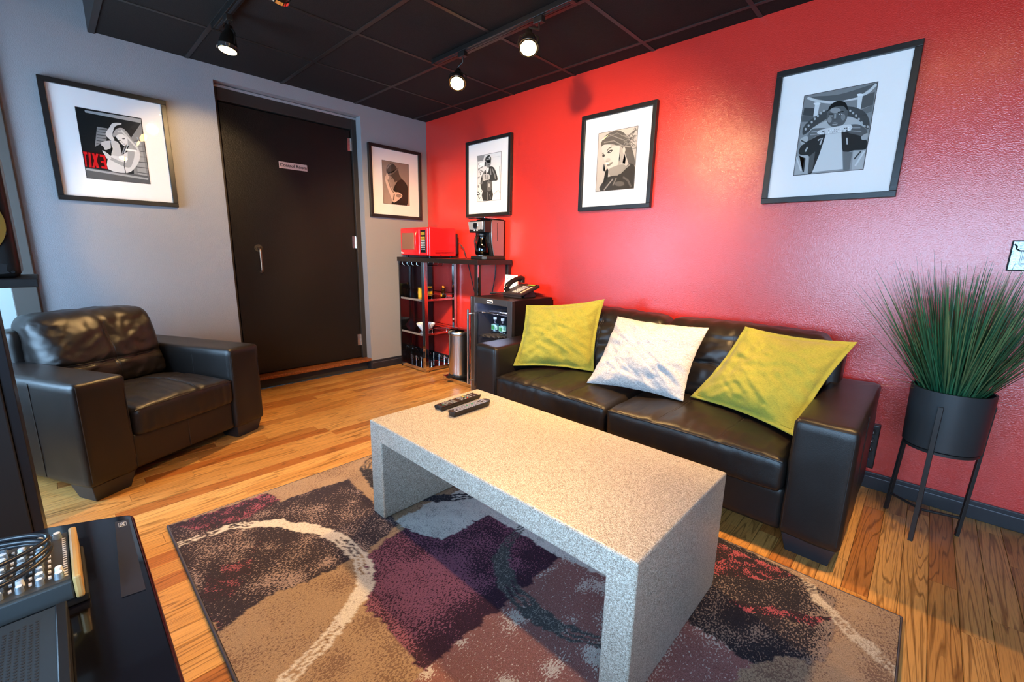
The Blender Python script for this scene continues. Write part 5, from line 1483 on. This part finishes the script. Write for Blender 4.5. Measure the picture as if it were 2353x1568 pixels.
# ================================================================== SURGE STRIP, SWITCH PLATE
sp = thing('surge_protector', 'black wall outlet strip with red switch light beside the sofa arm', 'power strip', (3.805, -0.02, 0.12))
MB().box(3.752, 3.856, -0.042, -0.001, 0.118, 0.352).build('housing', BLACKP, sp, bevel=0.006, seg=3)
for i in range(3):
    zz = 0.315 - i * 0.045
    o_ = MB().cyl((3.827, -0.0435, zz), (3.827, -0.0405, zz), 0.017, n=20).build('socket', BLACKG, sp, smooth=40)
    MB().box(3.820, 3.822, -0.0442, -0.043, zz - 0.008, zz + 0.002).box(3.831, 3.833, -0.0442, -0.043, zz - 0.008, zz + 0.002).build('slots', GREYP, o_)
    MB().cyl((3.800, -0.0436, zz), (3.800, -0.041, zz), 0.004, n=10).build('indicator', GREYP, sp, smooth=40)
MB().box(3.790, 3.812, -0.046, -0.041, 0.188, 0.198).build('lit_switch', mat('red_neon', (0.6, 0.02, 0.01), 0.3, emit=(1.0, 0.06, 0.03), estr=4.0), sp, bevel=0.001)
MB().box(3.798, 3.835, -0.0432, -0.0415, 0.164, 0.168).build('blue_mark', mat('blue_print', hx('2a4a9a'), 0.5), sp)
MB().cyl((3.800, -0.0438, 0.137), (3.800, -0.041, 0.137), 0.0035, n=10).build('status_lamp', MATS['red_neon'], sp)
sw = thing('switch_plate', 'embossed pewter light switch plate above the potted grass', 'switch plate', (4.195, -0.004, 1.14))
MB().box(4.153, 4.245, -0.006, -0.001, 1.142, 1.262).build('plate', mat('pewter', (0.30, 0.34, 0.35), 0.35, 0.9, bump=(60, 0.8, 0.004, 3)), sw, bevel=0.002)
sr = MB()
sr.box(4.151, 4.247, -0.008, -0.001, 1.139, 1.144).box(4.151, 4.247, -0.008, -0.001, 1.26, 1.265).box(4.150, 4.155, -0.008, -0.001, 1.144, 1.26).box(4.243, 4.248, -0.008, -0.001, 1.144, 1.26)
sr.build('rim', BLACKM, sw)
MB().tube([(4.158, -0.007, 1.25), (4.166, -0.008, 1.24), (4.166, -0.008, 1.23), (4.178, -0.008, 1.222), (4.2, -0.008, 1.222)], 0.0028, 8).build('scroll', BLACKM, sw, smooth=60)
MB().box(4.182, 4.188, -0.009, -0.004, 1.17, 1.225).box(4.21, 4.216, -0.009, -0.004, 1.17, 1.225).box(4.182, 4.216, -0.009, -0.004, 1.166, 1.172).build('toggle_frame', DSTEEL, sw, bevel=0.001)
MB().box(4.193, 4.205, -0.018, -0.004, 1.185, 1.205).build('toggle', WHITEP, sw, bevel=0.002)

# ================================================================== TRACK LIGHTS
TRK = mat('black_track', hx('1a1614'), 0.35)
HEADM = mat('black_lamp_head', hx('17120f'), 0.3, 0.3)
BULB = mat('warm_bulb', (1, 0.8, 0.5), 0.4, emit=(1.0, 0.66, 0.25), estr=45.0)
def track(label, x0, x1, y):
    t_ = thing('light_track', label, 'light track', ((x0 + x1) / 2, y, H - 0.04), 0, 'ceiling light tracks')
    MB().box(x0, x1, y - 0.018, y + 0.018, H - 0.030, H - 0.002).build('rail', TRK, t_, bevel=0.002)
    MB().box(x0 + 0.02, x1 - 0.02, y - 0.006, y + 0.006, H - 0.032, H - 0.0295).build('slot', BLACKM, t_)
    for x in (x0, x1): MB().box(x - 0.012, x + 0.012, y - 0.021, y + 0.021, H - 0.034, H - 0.001).build('end_cap', TRK, t_, bevel=0.002)
track('black ceiling light track nearer the red wall', 1.28, 2.42, -0.84)
track('black ceiling light track above the armchair', 0.70, 4.2, -1.97)
track('short black ceiling light track above the sofa', 3.5, 4.3, -0.84)

def spot_head(label, bulb, aim, power, cone, ty, col=(1.0, 0.65, 0.30), blend=0.7):
    """bulb: centre of the glowing face; aim: point it looks at; ty: Y of its track"""
    b = Vector(bulb); d = (Vector(aim) - b).normalized()
    root = thing('track_spotlight', label, 'spotlight', (b.x, ty, H - 0.03), 0, 'track spotlights')
    q = d.to_track_quat('Z', 'Y').to_matrix().to_4x4()
    Mx = Matrix.Translation(b) @ q
    back = b - d * 0.095
    MB().box(b.x - 0.03, b.x + 0.03, ty - 0.016, ty + 0.016, H - 0.062, H - 0.031).build('adapter', TRK, root, bevel=0.003)
    MB().tube([(b.x, ty, H - 0.06), (b.x, ty, H - 0.09), tuple(back + Vector((0, 0, 0.035)))], 0.006, 8).build('stem', TRK, root, smooth=60)
    hd_ = MB()
    hd_.lathe([(0.0, -0.125), (0.018, -0.122), (0.02, -0.095), (0.034, -0.07), (0.047, -0.02), (0.049, 0.008), (0.043, 0.008), (0.041, -0.004)], (0, 0, 0), 28)
    hd_.xf(Mx); hd_.build('lamp_head', HEADM, root, smooth=50)
    gm = MB()
    gm.lathe([(0.05, -0.012), (0.053, -0.012), (0.053, 0.004), (0.05, 0.004)], (0, 0, 0), 28); gm.xf(Mx); gm.build('trim_ring', CHROME, root, smooth=40)
    yk = MB().tube([(-0.056, 0, -0.02), (-0.05, 0, -0.08), (-0.02, 0, -0.105), (0.02, 0, -0.105), (0.05, 0, -0.08), (0.056, 0, -0.02)], 0.004, 8); yk.xf(Mx); yk.build('yoke', TRK, root, smooth=60)
    bu_ = MB().lathe([(0.0425, 0.0075), (0.034, 0.010), (0.018, 0.013), (0.0, 0.014)], (0, 0, 0), 24); bu_.xf(Mx); bu_.build('bulb', BULB, root, smooth=60)
    ld = bpy.data.lights.new('spot_beam', 'SPOT')
    ld.energy = power; ld.color = col; ld.spot_size = math.radians(cone); ld.spot_blend = blend; ld.shadow_soft_size = 0.045
    lo = bpy.data.objects.new('spot_beam', ld); COL.objects.link(lo)
    lo.parent = root; lo.matrix_parent_inverse = ROOTM[root.name].inverted()
    lo.matrix_basis = Matrix.Translation(b + d * 0.036) @ (-d).to_track_quat('Z', 'Y').to_matrix().to_4x4()
    return root
WARM = (1.0, 0.60, 0.23)
spot_head('glowing spotlight on the far end of the track nearer the red wall', (1.57, -0.885, 2.22), (2.45, -1.75, 0.6), 105, 80, -0.84, WARM)
spot_head('brightest glowing spotlight near the middle of the photo top', (2.20, -0.92, 2.24), (2.9, -1.7, 0.6), 185, 80, -0.84, WARM)
spot_head('glowing spotlight above the armchair at the top left', (0.94, -1.985, 2.24), (1.05, -2.3, 0.3), 165, 70, -1.97, WARM)
spot_head('spotlight at the top edge of the photo, aimed at the wall beside the door', (1.67, -1.975, 2.262), (0.0, -1.95, 1.42), 105, 48, -1.97, blend=0.4)
spot_head('spotlight on the armchair track aimed into the bar corner', (2.2, -1.975, 2.262), (0.45, -0.35, 0.75), 430, 64, -1.97, WARM)
spot_head('spotlight on the armchair track aimed at the red wall above the sofa', (2.55, -1.975, 2.262), (1.85, 0.0, 1.2), 205, 80, -1.97)
spot_head('spotlight on the armchair track aimed down at the rug corner', (3.8, -1.975, 2.262), (2.4, -2.25, 0.0), 160, 60, -1.97, WARM)
spot_head('spotlight on the short sofa track aimed at the left seat', (3.78, -0.86, 2.262), (2.55, -0.66, 0.4), 240, 50, -0.84, WARM)
spot_head('spotlight on the short sofa track aimed at the mustard pillow', (4.02, -0.86, 2.262), (3.3, -0.66, 0.4), 170, 55, -0.84, WARM)

# ================================================================== LOUDSPEAKER ON ITS STAND
SPK = mat('speaker_charcoal', hx('12100f'), 0.42, spec=0.35)
ss = thing('speaker_stand', 'black speaker stand at the left edge behind the television bench', 'speaker stand', (1.70, -3.02, 0))
MB().box(1.50, 1.92, -3.20, -2.86, 0.0, 0.028).build('foot_plate', BLACKM, ss, bevel=0.004)
MB().box(1.62, 1.80, -3.10, -2.982, 0.028, 1.036).build('column', BLACKM, ss, bevel=0.004)
MB().box(1.66, 1.79, -2.9815, -2.955, 0.028, 1.036).build('column_channel', mat('dark_grey_metal', hx('26262a'), 0.4, 0.5), ss, bevel=0.002)
MB().box(1.50, 1.815, -3.16, -2.853, 1.037, 1.065).build('top_plate', BLACKM, ss, bevel=0.003)
sk = thing('loudspeaker', 'black studio loudspeaker with round woofer at the left edge', 'loudspeaker', (1.64, -3.0, 1.066))
sy0, sy1, sz0, sz1, sxf = -3.135, -2.886, 1.066, 1.47, 1.785
cab = rbox(1.52, sxf, sy0, sy1, sz0, sz1, 0.022, 10, 12, 14).build('cabinet', SPK, sk, smooth=180)
cy = (sy0 + sy1) / 2
Mw = Matrix.Translation((sxf, cy, 1.235)) @ Matrix.Rotation(PI / 2, 4, 'Y')
def lth(prof, name, m, parent, M, n=40):
    b = MB().lathe(prof, (0, 0, 0), n); b.xf(M); return b.build(name, m, parent, smooth=50)
lth([(0.112, -0.002), (0.112, 0.008), (0.10, 0.010), (0.096, 0.002)], 'woofer_ring', mat('brassy_ring', hx('a8843c'), 0.35, 0.6), sk, Mw)
lth([(0.096, 0.001), (0.09, 0.010), (0.08, 0.008), (0.072, 0.001)], 'surround', BLACKP, sk, Mw)
lth([(0.072, 0.001), (0.04, -0.002), (0.032, 0.0005)], 'cone', mat('gold_cone', hx('8f7a3a'), 0.3, 0.6), sk, Mw)
lth([(0.032, 0.0), (0.022, 0.010), (0.0, 0.014)], 'dust_cap', MATS['gold_cone'], sk, Mw)
Mt = Matrix.Translation((sxf, cy, 1.405)) @ Matrix.Rotation(PI / 2, 4, 'Y')
lth([(0.04, -0.001), (0.04, 0.006), (0.03, 0.002), (0.014, 0.001), (0.0, 0.006)], 'tweeter', BLACKG, sk, Mt)
MB().prism(crspline([(sy0 + 0.03, 1.088), (sy0 + 0.04, 1.08), (sy1 - 0.04, 1.08), (sy1 - 0.03, 1.088), (sy1 - 0.03, 1.105), (sy1 - 0.04, 1.112), (sy0 + 0.04, 1.112), (sy0 + 0.03, 1.105)], 2), sxf - 0.004, sxf + 0.0015, 'x').build('bass_port', BLACKM, sk)
for yy in (sy0 + 0.018, sy1 - 0.018):
    for zz in (sz0 + 0.02, sz0 + 0.14, sz1 - 0.02):
        MB().cyl((sxf - 0.002, yy, zz), (sxf + 0.002, yy, zz), 0.0045, n=12).build('screw', BLACKG, sk, smooth=40)

# ================================================================== TELEVISION BENCH AND GEAR
TVB = mat('black_bench_glass', hx('0c0b10'), 0.05, coat=0.6)
tb = thing('tv_bench', 'black glass topped television bench in the lower left foreground', 'bench', (3.3, -3.0, 0))
out = [(2.545, -2.763), (2.532, -2.768), (2.522, -2.782), (2.49, -2.85), (2.462, -2.911), (2.452, -3.0), (2.452, -3.30), (4.25, -3.30), (4.25, -2.775)]
tp = MB().prism(out, 0.492, 0.502, 'z').build('glass_top', TVB, tb, bevel=0.002)
RIM = mat('dark_red_glass_edge', hx('2c0a0d'), 0.15)
MB().tube([(x, y, 0.497) for x, y in out[:7]], 0.0045, 8).build('glass_edge', RIM, tp, smooth=60)
MB().tube([(4.25, -2.775, 0.497), (2.545, -2.763, 0.497)], 0.0045, 8).build('glass_edge', RIM, tp, smooth=60)
MB().box(2.60, 4.2, -3.28, -2.80, 0.06, 0.47).build('cabinet', BLACKG, tb, bevel=0.004)
MB().box(2.58, 4.22, -3.29, -2.786, 0.012, 0.06).build('plinth', DSTEEL, tb, bevel=0.003)
for xx in (2.75, 3.4, 4.1):
    for yy in (-3.2, -2.88): MB().cyl((xx, yy, 0.4705), (xx, yy, 0.4915), 0.018, n=16).build('standoff', CHROME, tb, smooth=40)
for xx in (2.65, 4.15):
    for yy in (-3.25, -2.83): MB().cyl((xx, yy, 0), (xx, yy, 0.0115), 0.02, n=14).build('glide', BLACKP, tb)
pst = MB().hexa([(2.548, -2.795, 0.5024), (2.872, -2.812, 0.5024), (2.878, -2.776, 0.5024), (2.556, -2.770, 0.5024), (2.548, -2.795, 0.5034), (2.872, -2.812, 0.5034), (2.878, -2.776, 0.5034), (2.556, -2.770, 0.5034)]).build('corner_label', mat('grey_label', hx('232126'), 0.4), tb)
em = MB()
for q in (((2.562, -2.789), (2.582, -2.790)), ((2.582, -2.790), (2.584, -2.776)), ((2.584, -2.776), (2.564, -2.7755)), ((2.564, -2.7755), (2.562, -2.789))):
    em.tube([(*q[0], 0.5036), (*q[1], 0.5036)], 0.0005, 4)
em.tube([(2.566, -2.779, 0.5036), (2.570, -2.783, 0.5036), (2.574, -2.780, 0.5036), (2.578, -2.786, 0.5036), (2.581, -2.787, 0.5036)], 0.0011, 5)
em.tube([(2.567, -2.786, 0.5036), (2.573, -2.785, 0.5036), (2.579, -2.779, 0.5036)], 0.0008, 5)
em.build('square_emblem', GREYP, pst)

# amplifier box with perforated top
ap = thing('amplifier', 'black perforated top amplifier box on the television bench', 'amplifier', (3.05, -3.05, 0.503))
ax0, ax1, ay0, ay1, az1 = 2.862, 3.24, -3.24, -2.884, 0.535
MB().box(ax0, ax1, ay0, ay1, 0.508, az1).build('case', mat('amp_grey_black', hx('2c343a'), 0.45, 0.3), ap, bevel=0.003)
MB().box(ax0 - 0.001, ax1 + 0.001, ay1 - 0.014, ay1 + 0.001, 0.508, az1 + 0.0015).build('side_rail', BLACKP, ap, bevel=0.002)
hol = MB()
for i in range(26):
    for j in range(22):
        x_ = ax0 + 0.028 + i * 0.0075 + (0.00375 if j % 2 else 0); y_ = ay1 - 0.036 - j * 0.0075
        hol.cyl((x_, y_, az1 - 0.001), (x_, y_, az1 + 0.0006), 0.0023, n=6)
hol.build('perforation', BLACKM, ap, kind='stuff')
for xx in (ax0 + 0.03, ax1 - 0.03):
    for yy in (ay0 + 0.03, ay1 - 0.03): MB().cyl((xx, yy, 0.5025), (xx, yy, 0.509), 0.012, n=12).build('foot', BLACKP, ap)

# small mixing desk
mxr_ = thing('mixing_desk', 'small audio mixing desk with rows of knobs on the television bench', 'mixer', (2.73, -3.0, 0.503))
m0, m1, n0, n1 = 2.632, 2.84, -3.26, -2.858
MB().box(m0 + 0.01, m1 - 0.004, n0, n1 + 0.004, 0.503, 0.520).build('rubber_base', BLACKM, mxr_, bevel=0.003)
MB().box(m0, m1, n0 + 0.02, n1 - 0.014, 0.520, 0.558).build('chassis', mat('mixer_grey', hx('40484c'), 0.4, 0.4), mxr_, bevel=0.003)
MB().box(m0 + 0.006, m1 - 0.006, n0 + 0.022, n1 - 0.016, 0.558, 0.5605).build('face_plate', mat('mixer_face', hx('33302c'), 0.5), mxr_)
for yy in (n0 + 0.001, n1 - 0.0135):
    MB().box(m0 - 0.001, m1 + 0.002, yy, yy + 0.0125, 0.518, 0.566).build('end_cheek', mat('tan_cheek', hx('a98a58'), 0.35), mxr_, bevel=0.004)
KN = [mat('steel_knob', hx('9aa6ae'), 0.25, 0.7), mat('pale_knob', hx('cfd6da'), 0.35)]
kb = MB(); kb2 = MB(); cap = MB(); btn = MB(); ttx = MB()
rk = random.Random(8)
for j in range(14):
    yy = n1 - 0.03 - j * 0.025
    for i in range(9):
        xx = m0 + 0.022 + i * 0.0205
        if j == 0 and i in (1, 2, 3, 4, 5, 6): continue
        r = 0.0062 if (i + j) % 4 else 0.0075
        (kb if rk.random() < 0.7 else kb2).cyl((xx, yy, 0.5605), (xx, yy, 0.5725), r, r * 0.82, n=14)
        cap.cyl((xx, yy, 0.5725), (xx, yy, 0.5732), r * 0.7, n=12)
    for i in range(8):
        xx = m0 + 0.032 + i * 0.0205
        btn.box(xx - 0.003, xx + 0.003, yy - 0.0145, yy - 0.0105, 0.5605, 0.564)
for i in range(18):
    xx = m0 + 0.03 + i * 0.009
    ttx.box(xx, xx + 0.005, n1 - 0.024, n1 - 0.0185, 0.5605, 0.5608)
kb.build('knobs', KN[0], mxr_, smooth=40, kind='stuff'); kb2.build('pale_knobs', KN[1], mxr_, smooth=40, kind='stuff'); cap.build('knob_caps', KN[1], mxr_); btn.build('push_buttons', WHITEP, mxr_); ttx.build('panel_print', GREYP, mxr_)

# coiled audio cables lying on the mixer
CBL = mat('black_cable', hx('1b2026'), 0.28)
for i, (rx, ry, ox, oz, lab) in enumerate(((0.088, 0.155, 0.0, 0.5825, 'outermost loop of black cable on the mixing desk'), (0.078, 0.150, 0.004, 0.5935, 'middle loop of black cable on the mixing desk'), (0.064, 0.145, -0.006, 0.6045, 'innermost loop of black cable on the mixing desk'))):
    pts = []
    for k in range(64):
        a_ = 2 * PI * k / 64
        pts.append((m0 + 0.105 + ox + rx * math.cos(a_) + 0.004 * math.sin(3 * a_ + i), -3.045 + ry * math.sin(a_) + 0.006 * math.cos(2 * a_ + i), oz + 0.001 * math.sin(2 * a_ + 2 * i)))
    o_ = MB().tube(pts, 0.0042, 8, closed=True).build('audio_cable', CBL, smooth=60)
    tag(o_, lab, 'cable', 'coiled cables on the mixing desk')
